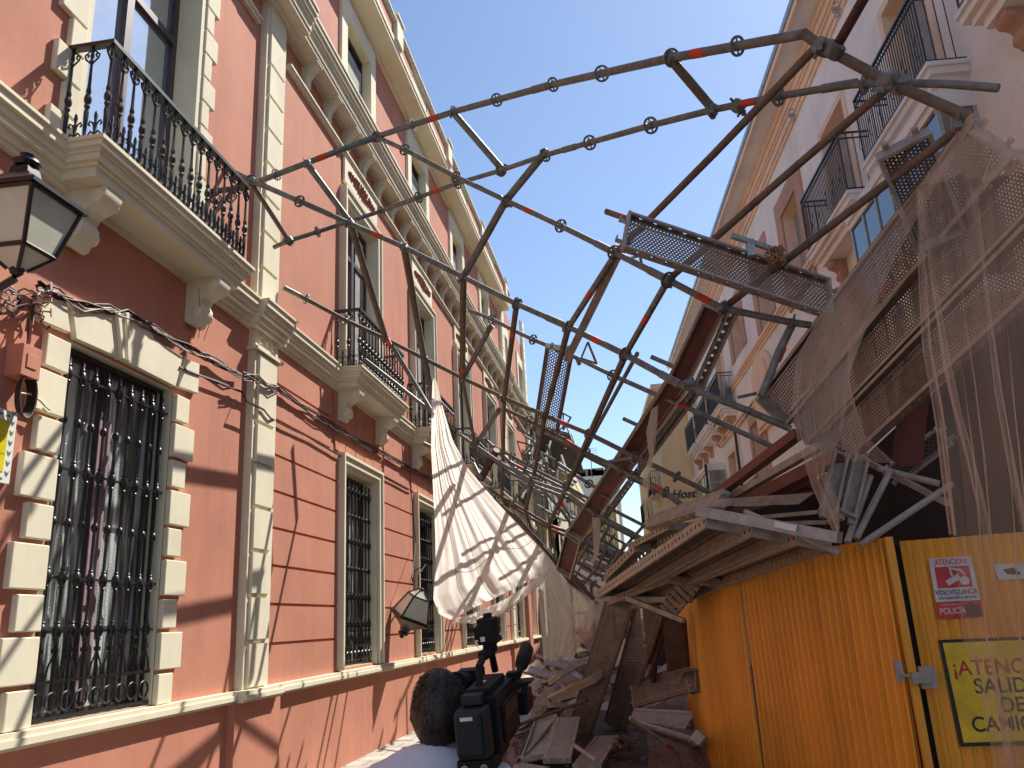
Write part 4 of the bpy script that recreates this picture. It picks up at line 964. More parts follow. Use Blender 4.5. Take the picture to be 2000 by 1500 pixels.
box_beam((1205,502,6.5), (1108,702,7.4), .075, .05, 'raildark', 'perforated_beam', -ray(1150,600))
# couplers
def coupler(x, y, d, s=1.0):
    p = spt(x, y, d); mb = MB(); a = Vector((random.uniform(-1,1), random.uniform(-1,1), random.uniform(-1,1))).normalized()
    mb.lathe(p-a*.035*s, a*.07*s, [(0,.040*s),(.1,.047*s),(.9,.047*s),(1,.040*s)], 10); b = a.orthogonal().normalized()
    mb.tube(p-b*.075*s, p+b*.075*s, .011*s, 6); mb.box(p+b*.07*s, (.03*s,.03*s,.03*s)); mb.tube(p+b*.05*s-a*.05*s, p+b*.05*s+a*.05*s, .009*s, 6)
    KS(mb.build('coupler', M['galv'], None, True))
for c_ in ((490,352,8.3),(600,320,8.0),(685,437,7.6),(790,484,7.3),(735,267,7.5),(565,470,8.5),(750,660,9.0),(828,700,9.0),(887,220,7.0),(980,333,7.0),(1063,300,6.72),(988,392,6.8),(905,541,7.05),(903,738,9.0),(985,777,8.9),(1110,640,6.9),(1205,492,6.42),(1305,547,6.2),(1222,692,6.83),(1152,847,8.8),(1065,812,8.9),(1312,115,5.7),(1390,214,5.8),(1412,602,6.05),(1345,752,6.7),(1440,207,5.65),(957,640,8.72),(928,870,10.8),(982,907,10.8),(1040,940,10.8),(1103,961,10.9)): coupler(*c_)
for c_ in ((1608,92,4.8),(1628,98,4.75),(1735,160,4.6),(1758,165,4.6),(1880,240,4.5)): coupler(*c_, 1.25)
# distant tangle of tubes beyond, nobody could count it
rr = random.Random(21); mb = MB()
for k in range(60):
    x = rr.uniform(1020, 1120); y = 850+(x-1020)*.9+rr.uniform(-20, 110); a = rr.choice([.5, .55, 1.25, -1.2, -1.3, 1.5]); L_ = rr.uniform(20, 60); d = rr.uniform(15, 22)
    mb.tube(spt(x-math.cos(a)*L_/2, y-math.sin(a)*L_/2, d), spt(x+math.cos(a)*L_/2, y+math.sin(a)*L_/2, d+rr.uniform(-1,1)), .03, 6)
for k in range(45):
    x = rr.uniform(1120, 1235); y = 1020+(x-1120)*.5+rr.uniform(-10, 90); a = rr.choice([.42, .45, .5, -1.0, -1.1, .5]); L_ = rr.uniform(30, 80); d = rr.uniform(15, 20)
    if y+math.sin(a)*L_/2 > 1175 or x+math.cos(a)*L_/2 > 1255: continue
    mb.tube(spt(x-math.cos(a)*L_/2, y-math.sin(a)*L_/2, d), spt(x+math.cos(a)*L_/2, y+math.sin(a)*L_/2, d+rr.uniform(-1,1)), .028, 6)
tag(mb.build('tube_tangle', M['galv']), 'mass of thin scaffold tubes jammed together where the lattice meets the far left facade', 'scaffold tubes', kind='stuff')

# ================================================================== planks
PROTO = {}
def plank_proto(L_, W, T, deck, rail, hooks=True):
    key = (round(L_*4)/4, W, T, deck, rail, hooks)
    if key in PROTO: return key
    L_ = key[0]; d = {}
    mb = MB(); mb.poly([(-L_/2,-W/2,0),(L_/2,-W/2,0),(L_/2,W/2,0),(-L_/2,W/2,0)])
    d['deck_plate'] = [(mb.build('deck_plate', M[deck], recalc=False), (0,0,0))]
    r = MB(); r.poly([(-L_/2,0,-T/2),(L_/2,0,-T/2),(L_/2,0,T/2),(-L_/2,0,T/2)]); ro = r.build('side_rail', M[rail], recalc=False)
    d['side_rail'] = [(ro, (0,-W/2,-T/2)), (ro, (0,W/2,-T/2))]
    lp = MB()
    for s_ in (-1, 1): lp.box((0, s_*(W/2-.012), -T-.0), (L_, .022, .003)); lp.box((0, s_*(W/2-.022), -T+.008), (L_, .002, .016))
    for k in (-.11, .11): lp.box((0, k*W/.32, .0015), (L_*.985, .008, .006))
    d['flange'] = [(lp.build('flange', M['steel']), (0,0,0))]
    e = MB(); e.box((0,0,-T/2), (.02, W+.004, T+.006))
    if hooks:
        for k in (-.09, .09):
            e.box((.035, k*W/.32, -.012), (.05, .035, .010)); e.box((.056, k*W/.32, -.026), (.010, .035, .036))
    eo = e.build('end_cap', M['steel'])
    d['end_cap'] = [(eo, (L_/2,0,0)), (eo, (-L_/2,0,0))]
    for k_ in d:
        for o, _ in d[k_]:
            if o.name in C.objects: C.objects.unlink(o)
    PROTO[key] = d; return key
def plank(p0, p1, nrm, label, L_=None, W=.32, T=.07, deck='deck', rail='rail', group=None, hooks=True, name='scaffold_plank', parts=('deck_plate','side_rail','flange','end_cap')):
    p0, p1 = Vector(p0), Vector(p1); x = p1-p0; L_ = x.length
    key = plank_proto(max(.5, L_), W, T, deck, rail, hooks)
    r = empty(name, (0,0,0), label, 'scaffold plank', group)
    r.matrix_world = Matrix.Translation((p0+p1)/2) @ basis(x, nrm).to_4x4()
    for nm in parts:
        for i, (o, loc) in enumerate(PROTO[key][nm]):
            c = o.copy(); C.objects.link(c); c.parent = r; c.location = loc
            if nm == 'end_cap' and i == 1: c.rotation_euler = (0, 0, math.pi)
    return r
def plank_edges(e0, e1, label, **k):        # each end given by the two corners (x, y, d)
    a0, a1 = pt(*e0[0]), pt(*e0[1]); b0_, b1_ = pt(*e1[0]), pt(*e1[1]); p0, p1 = (a0+a1)/2, (b0_+b1_)/2; x = (p1-p0).normalized()
    sd = ((a1-a0)+(b1_-b0_))/2; sd = sd-x*sd.dot(x); n_ = x.cross(sd).normalized()
    if n_.dot(-ray(*e0[0][:2])) > 0: n_ = -n_      # the deck faces away from us, we see its underside
    return plank(p0, p1, n_, label, W=round(sd.length, 2)-.01, **k)
def BOARDS():
    B = (((1372,597,7.2),(1420,600,7.1)), ((1300,738,7.9),(1352,745,7.8)), ((1206,885,9.4),(1250,894,9.3)), ((1104,1038,11.2),(1143,1052,11.0)), ((1092,1105,11.8),(1119,1118,11.7)))
    FL = (((1422,600,7.1),(1443,604,7.1)), ((1354,746,7.8),(1378,752,7.8)), ((1252,895,9.3),(1270,890,9.3)), ((1145,1053,11),(1160,1036,11)))
    nm = ('upper', 'middle', 'long lower', 'lowest folded')
    for i in range(4):
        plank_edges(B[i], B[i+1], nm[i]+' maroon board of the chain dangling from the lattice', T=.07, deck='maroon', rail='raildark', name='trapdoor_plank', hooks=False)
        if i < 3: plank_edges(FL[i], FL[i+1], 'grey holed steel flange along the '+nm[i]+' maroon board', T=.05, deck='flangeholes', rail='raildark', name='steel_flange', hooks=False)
cam_n = lambda x, y: -ray(x, y)
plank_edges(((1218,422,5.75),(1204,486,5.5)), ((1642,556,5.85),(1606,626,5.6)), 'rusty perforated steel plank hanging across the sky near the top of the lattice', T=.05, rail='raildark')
plank(pt(1092,690,9.6), pt(1066,842,10.6), cam_n(1080,760), 'perforated plank hanging upright in the gap of sky beyond the lattice', W=.34, deck='deck_far')
plank_edges(((1712,302,4.95),(1814,270,4.85)), ((1772,480,5.3),(1884,430,5.2)), 'short perforated plank end poking up beside the glazed bay', T=.08, rail='raildark')
BOARDS()
# small H frame resting on the hanging plank
hf = MB()
for a, b in (((1428,460),(1510,487)),((1462,470),(1470,500)),): hf.tube(pt(*a,5.6), pt(*b,5.6), .022, 8)
hf.box(pt(1466,485,5.6), (.05,.05,.12)); tag(hf.build('frame_spigot', M['bluesteel'], None, True), 'short grey tube stub standing on the hanging perforated plank', 'tube')
rg = MB(); rr = random.Random(4)
for k in range(40):
    c = pt(1515, 500, 5.55); rg.ring_path([c+Vector([rr.uniform(-.06,.06) for _ in range(3)]) for _ in range(4)], .006, 4)
tag(rg.build('frayed_rope', mat('jute', (.33,.22,.14), .95)), 'tuft of frayed brown rope caught on the tube stub above the hanging plank', 'rope')

# near deck: strips of perforated plank under the tan net, rising to the right
GS = 'perforated deck strips under the netting'
plank_edges(((1468,803,7.2),(1562,806,6.9)), ((1900,222,5.0),(2010,282,4.75)), 'topmost perforated deck strip under the tan netting', T=.13, rail='raildark', group=GS)
plank_edges(((1562,806,6.9),(1612,846,6.7)), ((2010,282,4.75),(2062,405,4.6)), 'second perforated deck strip from the top under the tan netting', T=.13, rail='raildark', group=GS)
plank_edges(((1612,846,6.7),(1666,915,6.5)), ((2062,405,4.6),(2110,500,4.5)), 'third perforated deck strip from the top under the tan netting', T=.13, rail='raildark', group=GS)
# dark panels added in place of shade, and beams behind the hoarding
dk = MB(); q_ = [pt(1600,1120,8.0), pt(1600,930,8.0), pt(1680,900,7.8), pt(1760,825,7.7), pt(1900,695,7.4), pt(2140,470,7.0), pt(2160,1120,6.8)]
dk.prism(q_, Vector((.15,.3,0))); tag(dk.build('shade_backdrop', M['darkbrown']), 'added dark brown panel standing in for the shade behind the yellow hoarding', 'backdrop')  # added panel, its dark colour stands in for deep shade under the decks
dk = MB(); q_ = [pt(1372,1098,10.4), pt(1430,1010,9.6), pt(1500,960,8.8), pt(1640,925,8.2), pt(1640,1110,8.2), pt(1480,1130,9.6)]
dk.prism(q_, Vector((.1,.3,0))); tag(dk.build('shade_fill', M['dark']), 'added black fill standing in for shade between the plank platform and the hoarding', 'sheeting')  # added black panel, covers the pale facade in place of shade
def beam(a, b, w_, h_, m, label, name='steel_beam', cat='beam', hint=None):
    o = box_beam(a, b, w_, h_, m, name, hint, False); return tag(o, label, cat)
for i, (a, b, w_, m, lb) in enumerate((
    ((1385,978,7.6),(1560,846,6.3),.09,'maroon','upper maroon steel beam above the plank platform'),
    ((1405,985,7.5),(1600,872,6.2),.07,'steel','pale dusty pole between the two maroon beams'),
    ((1425,998,7.4),(1640,890,6.1),.12,'maroon','lower maroon steel beam above the plank platform'),
    ((1770,905,6.2),(1795,700,6.0),.16,'maroon','upright maroon post behind the netting'),
    ((1855,985,6.0),(1700,905,6.6),.05,'steel','brown rail crossing the dark opening below the decks'),
    ((1620,1078,5.9),(1560,1050,6.3),.05,'bluesteel','short grey brace end over the hoarding'))):
    beam(a, b, w_, w_*.8, m, lb)
# grey adjustable steel beam lying over the hoarding, white label on it
o = beam((1365,998,6.3),(1640,1050,5.5),.085,.075,'bluesteel','long blue grey steel beam lying level above the hoarding top', 'steel_beam')
lbm = MB(); a, b = pt(1513,1024,5.80), pt(1555,1033,5.70); n_ = -ray(1530,1028).normalized(); up = (b-a).normalized().cross(n_); lbm.prism([a+up*.02, b+up*.02, b-up*.025, a-up*.025], n_*.055); keep(lbm.build('paper_label', M['white']), o)
for a, b, lb in (((1455,1000,6.2),(1640,1080,5.6),'thin grey brace under the long level beam'),((1740,918,6.1),(1672,1052,5.8),'leaning grey brace right of the stacked frames'),((1860,945,5.9),(1680,1065,5.8),'pale diagonal tube in front of the dark opening'),((1835,945,5.9),(1715,915,6.2),'short grey tube at the top of the dark opening'),((1700,930,6.1),(1655,1060,5.8),'upright grey channel beside the stacked frames')):
    mb = MB(); mb.tube(pt(*a), pt(*b), .024, 8); tag(mb.build('scaffold_tube', M['steel'], None, True), lb, 'scaffold tube')
# stacked frames (ends of planks seen end on)
plank_edges(((1620,898,6.1),(1652,908,6.1)), ((1600,985,5.9),(1634,994,5.9)), 'left upturned plank end in the pair behind the tan net', T=.05, deck='steel', rail='raildark')
plank_edges(((1658,905,6.1),(1692,915,6.1)), ((1638,990,5.9),(1672,1000,5.9)), 'right upturned plank end in the pair behind the tan net', T=.05, deck='steel', rail='raildark')
plank_edges(((1735,905,6.9),(1760,945,6.9)), ((1830,830,6.7),(1856,872,6.7)), 'pale perforated sheet in the dark under the deck strips', T=.04, deck='deck_far', rail='raildark')
for k, (a, b, w_) in enumerate((((1440,1000,7.0),(1600,960,6.5),.07),((1470,1012,6.8),(1600,1000,6.3),.05),((1500,985,7.2),(1590,935,6.9),.10),((1530,1022,6.6),(1618,1020,6.2),.05))):
    beam(a, b, w_, w_*.6, ('plyboard','steel','maroon','steel')[k], ('brown board edge', 'thin dusty flat', 'maroon board end', 'short dusty flat')[k]+' in the dark stack above the level beam')
# plank platform seen from below
pn = Vector((0,0,1))
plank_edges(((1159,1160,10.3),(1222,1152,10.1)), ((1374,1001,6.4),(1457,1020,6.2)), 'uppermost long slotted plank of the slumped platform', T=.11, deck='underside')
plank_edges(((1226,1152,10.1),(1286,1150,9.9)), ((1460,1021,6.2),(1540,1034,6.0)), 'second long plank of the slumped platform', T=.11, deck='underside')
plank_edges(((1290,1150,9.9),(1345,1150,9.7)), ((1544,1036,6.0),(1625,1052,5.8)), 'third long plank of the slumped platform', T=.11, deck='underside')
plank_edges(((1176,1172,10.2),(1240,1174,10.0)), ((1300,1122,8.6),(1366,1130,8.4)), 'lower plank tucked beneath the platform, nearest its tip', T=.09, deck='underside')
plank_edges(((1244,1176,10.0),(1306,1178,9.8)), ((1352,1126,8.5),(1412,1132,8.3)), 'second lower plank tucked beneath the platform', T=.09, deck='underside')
plank(pt(1268,1018,9.0), pt(1400,972,7.2), cam_n(1330,990)+Vector((0,0,500)), 'loose plank on top of the platform, end towards the sky', W=.16, T=.08, deck='steel', rail='rail')
plank(pt(1248,1062,9.8), pt(1330,1020,8.6), pn, 'short broken plank end jutting from the platform top', W=.3, T=.07, deck='steel', rail='rail')
plank(pt(1195,1120,10.4), pt(1252,1064,9.6), pn, 'small slotted plank tip at the far end of the platform', W=.22, T=.09, deck='steel', rail='rail')
plank(pt(1300,1200,9.0), pt(1360,1125,8.4), cam_n(1330,1160)+Vector((-500,0,-300)), 'slotted plank hanging at a slant beside the hoarding corner', W=.2, T=.07, deck='raildark', rail='rail')
beam((1170,1168,10.2),(1345,1172,8.8),.12,.06,'steel','dusty cross beam under the far end of the platform')
beam((1225,1168,9.4),(1335,1212,8.8),.05,.05,'steel','thin rail sloping down from the platform to the hoarding')
# two tall planks leaning against the platform
b0, b1 = gp(1130,1432,.0), gp(1198,1425,.0)
plank(b0, pt(1212,1168,10.6), cam_n(1170,1300)+Vector((-300,0,0)), 'left of the two tall dark planks leaning up to the platform', W=.38, T=.08, rail='rail', deck='deckdark')
plank(b1, pt(1272,1172,10.2), cam_n(1240,1300)+Vector((-300,0,0)), 'right of the two tall dark planks leaning up to the platform', W=.38, T=.08, rail='rail', deck='deckdark')
# upright sheet and timber in the dark recess
mb = MB(); mb.prism([pt(1293,1205,10.4), pt(1333,1210,10.2), pt(1341,1302,10.4), pt(1303,1312,10.6)], Vector((.05,.04,0))); tag(mb.build('hanging_board', M['plyboard']), 'dusty brown board hanging beside the yellow hoarding', 'board')
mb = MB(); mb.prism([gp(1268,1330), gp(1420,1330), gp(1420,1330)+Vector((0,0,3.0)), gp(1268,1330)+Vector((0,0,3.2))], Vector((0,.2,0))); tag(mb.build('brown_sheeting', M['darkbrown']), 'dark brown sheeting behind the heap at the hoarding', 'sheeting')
for i, (a, b, r) in enumerate((((1262,1300,11.5),(1296,1215,11),.03),((1268,1322,11.2),(1300,1228,10.8),.03),((1282,1175,11),(1276,1330,11.5),.05))):
    mb = MB(); mb.tube(pt(*a), pt(*b), r, 8); tag(mb.build('timber_prop', M['plyboard'], None, True), ('upper slanting','lower slanting','upright')[i]+' brown prop behind the tall leaning planks', 'prop')
# planks around the heap, by hand
up = Vector((0,0,1)); G = 'loose planks in the heap in the middle of the street'
def lay(a, b, lb, za=.08, zb=.08, W=.32, T=.06, nrm=None, deck='deckgrey', rail='rail', **k):
    return plank(gp(*a, za), gp(*b, zb), nrm or up, lb, W=W, T=T, deck=deck, rail=rail, **k)
lay((1110,1400),(1087,1482),'dusty grid topped plank lying flat nearest the camera operator', .42, .14, W=.34)
lay((1068,1405),(1045,1484),'upturned plank tray lying beside the grid topped plank', .30, .10, W=.34, nrm=Vector((.15,0,-1)), deck='steel')
lay((1186,1436),(1145,1494),'brown plank lying in front of the foot of the tall planks', .12, .10, W=.34)
plank(gp(1232,1398,.10), gp(1345,1406,.16), cam_n(1290,1400)+Vector((0,0,900)), 'perforated plank propped on edge facing the camera by the hoarding', W=.34, T=.07, deck='deckgrey')
plank(pt(1236,1356,11.9), pt(1340,1324,11.0), cam_n(1290,1340)+Vector((-200,0,300)), 'dark muddy plank tipped toward the camera above the one on edge', W=.36, T=.07, deck='deck')
plank(gp(1068,1362,.55), gp(1164,1314,1.0), Vector((-.3,-.5,1)), 'long grey plank sloping up the middle of the heap', W=.2, T=.10, deck='steel')
plank(gp(1052,1372,.5), gp(1076,1342,.6), Vector((-.4,-.8,1)), 'square ribbed plank end on the left shoulder of the heap', W=.34, T=.08)
plank(gp(1096,1312,1.0), gp(1112,1300,1.1), Vector((0,-.8,1)), 'ribbed plank piece at the back top of the heap', W=.5, T=.08)
plank(gp(1002,1400,.15), gp(1038,1372,.3), Vector((.5,-.2,1)), 'slotted pale plank beside the camera, nearer of two', W=.2, T=.08, deck='steel')
plank(gp(1006,1416,.12), gp(1058,1384,.3), Vector((.5,-.2,1)), 'second slotted pale plank beside the camera', W=.22, T=.08, deck='steel')
lay((1072,1395),(1090,1372),'grey plank tray half buried at the centre of the heap', .2, .5, W=.34, deck='steel')
lay((1000,1494),(1050,1502),'plank corner at the very bottom of the picture', .12, .12, W=.34)
plank(gp(1120,1395,.25), gp(1140,1375,.4), Vector((-.3,-.8,.6)), 'short perforated piece wedged left of the tall planks', W=.3, T=.07, deck='deckgrey')
plank(gp(1160,1300,.9), gp(1118,1296,1.1), Vector((0,-.3,1)), 'grey plank lying level across the back of the heap', W=.25, T=.1, deck='steel')
rr = random.Random(17)
for k in range(34):                        # the heap itself
    x = rr.uniform(1040, 1158); yb = 1395-(x-1040)*.45+rr.uniform(-40, 28) if k % 2 else rr.uniform(1318, 1385)
    zc = max(.1, .85-.012*abs(yb-1325))*rr.random()
    c = gp(x, yb, .05)+Vector((0,0,zc)); a = rr.uniform(-1.1, 1.3); L_ = rr.uniform(.8, 2.2); d_ = Vector((math.sin(a), math.cos(a), rr.uniform(-.35, .35)))
    nv_ = Vector((rr.uniform(-.7,.7), rr.uniform(-1,.3), 1)); W_ = rr.choice([.2,.32,.32]); dk_ = rr.choice(['deckgrey','steel','deck'])
    lb = '%s%s plank lying %s in the %s of the rubble heap' % ('narrow ' if W_ < .3 else 'wide ', {'deckgrey':'pale ribbed','steel':'plain dusty','deck':'brown perforated'}[dk_], 'across the street' if abs(a) > .75 else 'along the street', ('left','middle','right')[min(2, int((x-1040)/40))]+(' front' if k % 2 else ' back'))
    plank(c-d_*L_/2, c+d_*L_/2, nv_, lb, W=W_, T=.07, deck=dk_, rail=rr.choice(['rail','raildark']), group=G)
for k in range(14):                        # pieces lying at the foot of the hoarding
    x = rr.uniform(1225, 1330); c = gp(x, rr.uniform(1330, 1400), 0)+Vector((0,0,rr.uniform(.1,.8))); a = rr.uniform(-1.4, 1.4); L_ = rr.uniform(.5, 1.3); d_ = Vector((math.sin(a), math.cos(a), rr.uniform(-.4,.4)))
    plank(c-d_*L_/2, c+d_*L_/2, Vector((rr.uniform(-.6,.6), -.7, .7)), 'dark plank %s %s behind the tall leaning pair' % ('lying low' if c.z < .35 else 'pitched up', ('next to them','half way to the hoarding','close to the hoarding')[min(2, int((x-1225)/36))]), W=rr.choice([.16,.32]), T=.07, deck=rr.choice(['steel','deck']), rail='raildark', group='planks jammed behind the leaning pair')
for i, (a, b, za, zb, r, m, lb) in enumerate((
    ((1000,1420),(1146,1368),.25,.75,.024,'redrust','thin maroon tube lying across the heap from lower left'),
    ((998,1438),(1062,1418),.05,.05,.024,'steel','pale tube on the asphalt beside the camera'),
    ((1230,1402),(1324,1470),.55,.06,.024,'steel','tube with an orange band slanting onto the brown paving'),
    ((1122,1456),(1165,1486),.25,.25,.026,'steel','short tube end lying over the brown plank'),
    ((1006,1486),(1030,1472),.06,.06,.024,'steel','tube end at the left foot of the heap'),
    ((1028,1472),(1088,1400),.12,.36,.026,'steel','tube lying along the edge of the upturned tray'),
    ((1230,1408),(1354,1446),.10,.12,.045,'steel','thick dusty beam on the ground below the plank on edge'))):
    mb = MB(); mb.tube(gp(*a, za), gp(*b, zb), r, 10); o = mb.build('scaffold_tube', M[m], None, True); tag(o, lb, 'scaffold tube')
    if 'orange' in lb: bb = MB(); p, q = gp(*a, za), gp(*b, zb); c = p.lerp(q, .82); dd = (q-p).normalized(); bb.tube(c-dd*.06, c+dd*.06, r+.002, 10); keep(bb.build('marker_band', M['band'], None, True), o)
for i, (c, lb) in enumerate((((1332,1308),(1360,1350)),)): pass
uf = MB(); q_ = [pt(1330,1322,10.4), pt(1338,1312,10.4), pt(1362,1308,10.2), pt(1364,1348,10.2), pt(1350,1352,10.3)]
uf.ring_path(q_, .035, 4); uf.prism([pt(1334,1316,10.5), pt(1356,1312,10.4), pt(1357,1345,10.4)], (0,.02,0)); tag(uf.build('steel_bracket', M['galv']), 'dark bent steel frame leaning on the yellow hoarding', 'bracket')
uf = MB(); uf.ring_path([gp(1352,1450,.1), gp(1356,1448,.2), gp(1370,1440,.75), gp(1362,1440,.8)], .06, 4); tag(uf.build('steel_bracket', M['steel']), 'rusty end bracket standing at the foot of the hoarding', 'bracket')
# rubble crumbs and torn net rag
rr = random.Random(9); mb = MB()
for k in range(260):
    c = gp(rr.uniform(1000, 1395), rr.uniform(1300, 1500), .055); s = rr.uniform(.006, .022)
    mb.hexa([c+Vector((a*s*rr.uniform(.6,1.3), b*s*rr.uniform(.6,1.3), d*s*rr.uniform(.3,.8))) for d in (0, 1) for a, b in ((-1,-1),(1,-1),(1,1),(-1,1))])
tag(mb.build('rubble', mat('rubble', (.20,.17,.145), .95, amt=.5)), 'crumbs of rubble and dust scattered on the ground', 'rubble', kind='stuff')
mb = MB(); c0 = gp(1218, 1462, .12)
for k in range(60):
    q_ = [c0+Vector((rr.gauss(0,.055), rr.gauss(0,.09), abs(rr.gauss(0,.06)))) for _ in range(4)]; mb.ring_path(q_, [.02,.03,.02,.008], 4)
tag(mb.build('net_rag', mat('rag', (.20,.14,.10), .95, amt=.5)), 'crumpled rag of brown netting on the ground in front of the tall planks', 'rag')
# ================================================================== netting
def sheet(left, right, nu, nv, m, name, label, cat, amp=.05, freq=9, seed=1, push=None, sag=0.0, crease=1.0):
    """cloth spanned between two edges given as (x, y, d); folds run down the cloth"""
    def at(pts, t):
        P_ = [pt(*p) for p in pts]; n = len(P_)-1; s = min(t*n, n-1e-6); i = int(s); return P_[i].lerp(P_[i+1], s-i)
    rows = []; rng = random.Random(seed); ph = [rng.uniform(0, 6.28) for _ in range(6)]
    for j in range(nv+1):
        t = j/nv; a, b = at(left, t), at(right, t); row = []
        for i in range(nu+1):
            s = i/nu; p = a.lerp(b, s); nrm = ray(1000, 900).normalized()
            f = math.sin(s*freq*6.28+ph[0]+t*1.5)*.5 + math.sin(s*freq*2.3*6.28+ph[1]-t*2)*.3 + math.sin(s*freq*.45*6.28+ph[2]+t*3)*.6 + noise.noise(Vector((s*4, t*2.5, seed)))*1.3 + noise.noise(Vector((s*16, t*3, seed+5)))*.35*crease
            e = math.sin(math.pi*s)**.4
            p = p + nrm*(amp*f*e*(.35+.9*t)) + Vector((0, 0, -sag*math.sin(math.pi*s)))
            row.append(p)
        rows.append(row)
    global LAST; LAST = rows
    mb = MB(); mb.grid(rows); o = mb.build(name, M[m], None, True, recalc=False)
    return tag(o, label, cat)
sheet([(845,735,9.4),(843,790,9.45),(842,880,9.6),(846,960,9.75),(850,1040,9.9),(851,1110,10),(846,1170,10),(858,1200,10),(880,1211,10)],
      [(852,742,9.4),(866,800,9.45),(884,860,9.6),(914,915,9.8),(965,975,10),(1015,1028,10.2),(1060,1075,10.4),(1082,1100,10.5),(1078,1112,10.5)], 110, 90, 'whitenet', 'debris_net', 'large pale debris net hanging like a sail in front of the pink facade', 'netting', .022, 3.3, 3, crease=5.5)
sail = bpy.context.scene.collection.objects[-1]
for si in (24, 46, 66, 88):
    mb = MB(); mb.ring_path([LAST[j][si]-ray(950,950).normalized()*.006 for j in range(18, 91)], .003, 4); keep(mb.build('net_seam', M['rust']), sail)
mb = MB(); mb.ring_path([LAST[62][i]-ray(950,950).normalized()*.006+Vector((0,0,.05*math.sin(i*.11))) for i in range(0, 111)], .004, 4); keep(mb.build('net_seam', M['rust']), sail)
sheet([(880,1211,10.02),(885,1213,10.0),(893,1216,9.98)], [(1078,1104,10.48),(1060,1140,10.4),(1010,1178,10.2)], 120, 10, 'whitenet', 'debris_net', 'gathered lower hem of the pale debris net', 'netting', .045, 17, 4, sag=.10, crease=3)
sheet([(1048,1098,12.2),(1050,1150,12.6),(1056,1220,13),(1062,1290,13.2)], [(1085,1100,12.2),(1110,1170,12.8),(1150,1230,13.2),(1120,1285,13.4)], 40, 30, 'creamnet', 'debris_net', 'cream see-through net hanging past the pink facade', 'netting', .12, 4, 5)
sheet([(1082,1120,12.6),(1110,1180,12.8),(1125,1225,12.9)], [(1160,1175,11.6),(1165,1205,11.8),(1150,1235,12.2)], 30, 16, 'creamnet', 'debris_net', 'torn slanting flap of cream net under the foot of the lattice', 'netting', .10, 3, 6)
sheet([(1155,1172,12.4),(1140,1215,12.6),(1120,1232,12.7)], [(1204,1170,12.3),(1186,1225,12.5),(1162,1288,12.7)], 40, 24, 'greynet', 'debris_net', 'grey brown net stretched beside the left tall leaning plank', 'netting', .08, 3, 7)
sheet([(1156,1010,9.9),(1158,1045,10),(1160,1080,10),(1153,1100,10)], [(1172,1012,9.8),(1173,1050,9.9),(1168,1085,9.9),(1160,1098,10)], 8, 14, 'creamnet', 'net_strip', 'narrow strip of cream net hanging below the long maroon board', 'netting', .03, 2, 8)
sheet([(1272,800,7.6),(1262,845,7.7),(1268,890,7.8),(1256,930,7.9),(1252,975,8),(1262,1018,8)], [(1286,790,7.5),(1282,850,7.6),(1276,895,7.7),(1270,940,7.8),(1264,985,7.9),(1264,1020,8)], 10, 40, 'creamnet', 'net_strip', 'thin twisted shred of net dangling against the sky beside the maroon boards', 'netting', .06, 2, 9)
# tan nets on the right
sheet([(1895,222,4.40),(1800,355,4.7),(1700,480,5.1),(1610,600,5.4),(1556,700,5.5),(1545,800,5.5),(1562,880,5.5),(1585,950,5.5),(1612,1010,5.5),(1630,1040,5.5)],
      [(1905,235,4.35),(1815,385,4.7),(1750,500,4.9),(1700,620,5.1),(1655,740,5.3),(1652,800,5.35),(1640,860,5.4),(1612,920,5.45),(1640,985,5.5),(1640,1035,5.5)], 50, 90, 'tandrape', 'debris_net', 'tan debris net draped from the deck corner over the plank stack', 'netting', .035, 3, 10)
sheet([(1790,368,4.55),(1797,480,4.5),(1803,620,4.45),(1830,760,4.4),(1850,900,4.4),(1862,1040,4.4),(1880,1250,4.4),(1925,1400,4.4),(1945,1520,4.4)],
      [(2040,120,3.9),(2060,350,3.9),(2070,550,3.9),(2080,700,3.9),(2090,850,3.9),(2100,1000,3.9),(2110,1200,3.9),(2120,1400,3.9),(2130,1520,3.9)], 110, 70, 'tannet', 'debris_net', 'wide thin tan net hanging at the right edge in front of the lorry exit sign', 'netting', .05, 7, 11)
sheet([(1890,228,4.42),(1860,270,4.5),(1800,360,4.6)], [(2040,110,3.9),(2045,200,3.95),(2040,330,4.0)], 40, 20, 'tannet', 'debris_net', 'upper fold of tan net pulled across the top of the decks', 'netting', .05, 4, 12)
for i, (pts, lb) in enumerate((([(1795,372,4.5),(1800,520,4.45),(1808,680,4.4),(1835,830,4.35),(1862,1045,4.35)], 'left selvedge'), ([(1800,375,4.5),(1822,560,4.45),(1850,720,4.4),(1890,880,4.35),(1925,1045,4.3)], 'middle'), ([(1900,370,4.4),(1925,560,4.35),(1950,760,4.3),(1985,960,4.25),(2002,1045,4.2)], 'right'))):
    L_ = [(x-5, y, d) for x, y, d in pts]; R2 = [(x+7, y, d) for x, y, d in pts]
    sheet(L_, R2, 8, 40, 'tannet', 'net_fold', lb+' thick pleat running down the wide tan net', 'netting', .03, 2, 20+i)
sheet([(1400,975,6.9),(1392,990,6.9)], [(1590,962,6.0),(1560,985,6.1)], 30, 6, 'creamnet', 'debris_net', 'bunched brown net lying along the top of the plank platform', 'netting', .05, 4, 31)
sheet([(1640,560,5.6),(1660,700,5.6),(1640,830,5.6),(1650,900,5.6)], [(1690,640,5.5),(1655,740,5.5),(1690,850,5.5),(1750,905,5.5)], 20, 24, 'tannet', 'debris_net', 'dusky inner layer of tan net beneath the second deck strip', 'netting', .04, 2, 32)

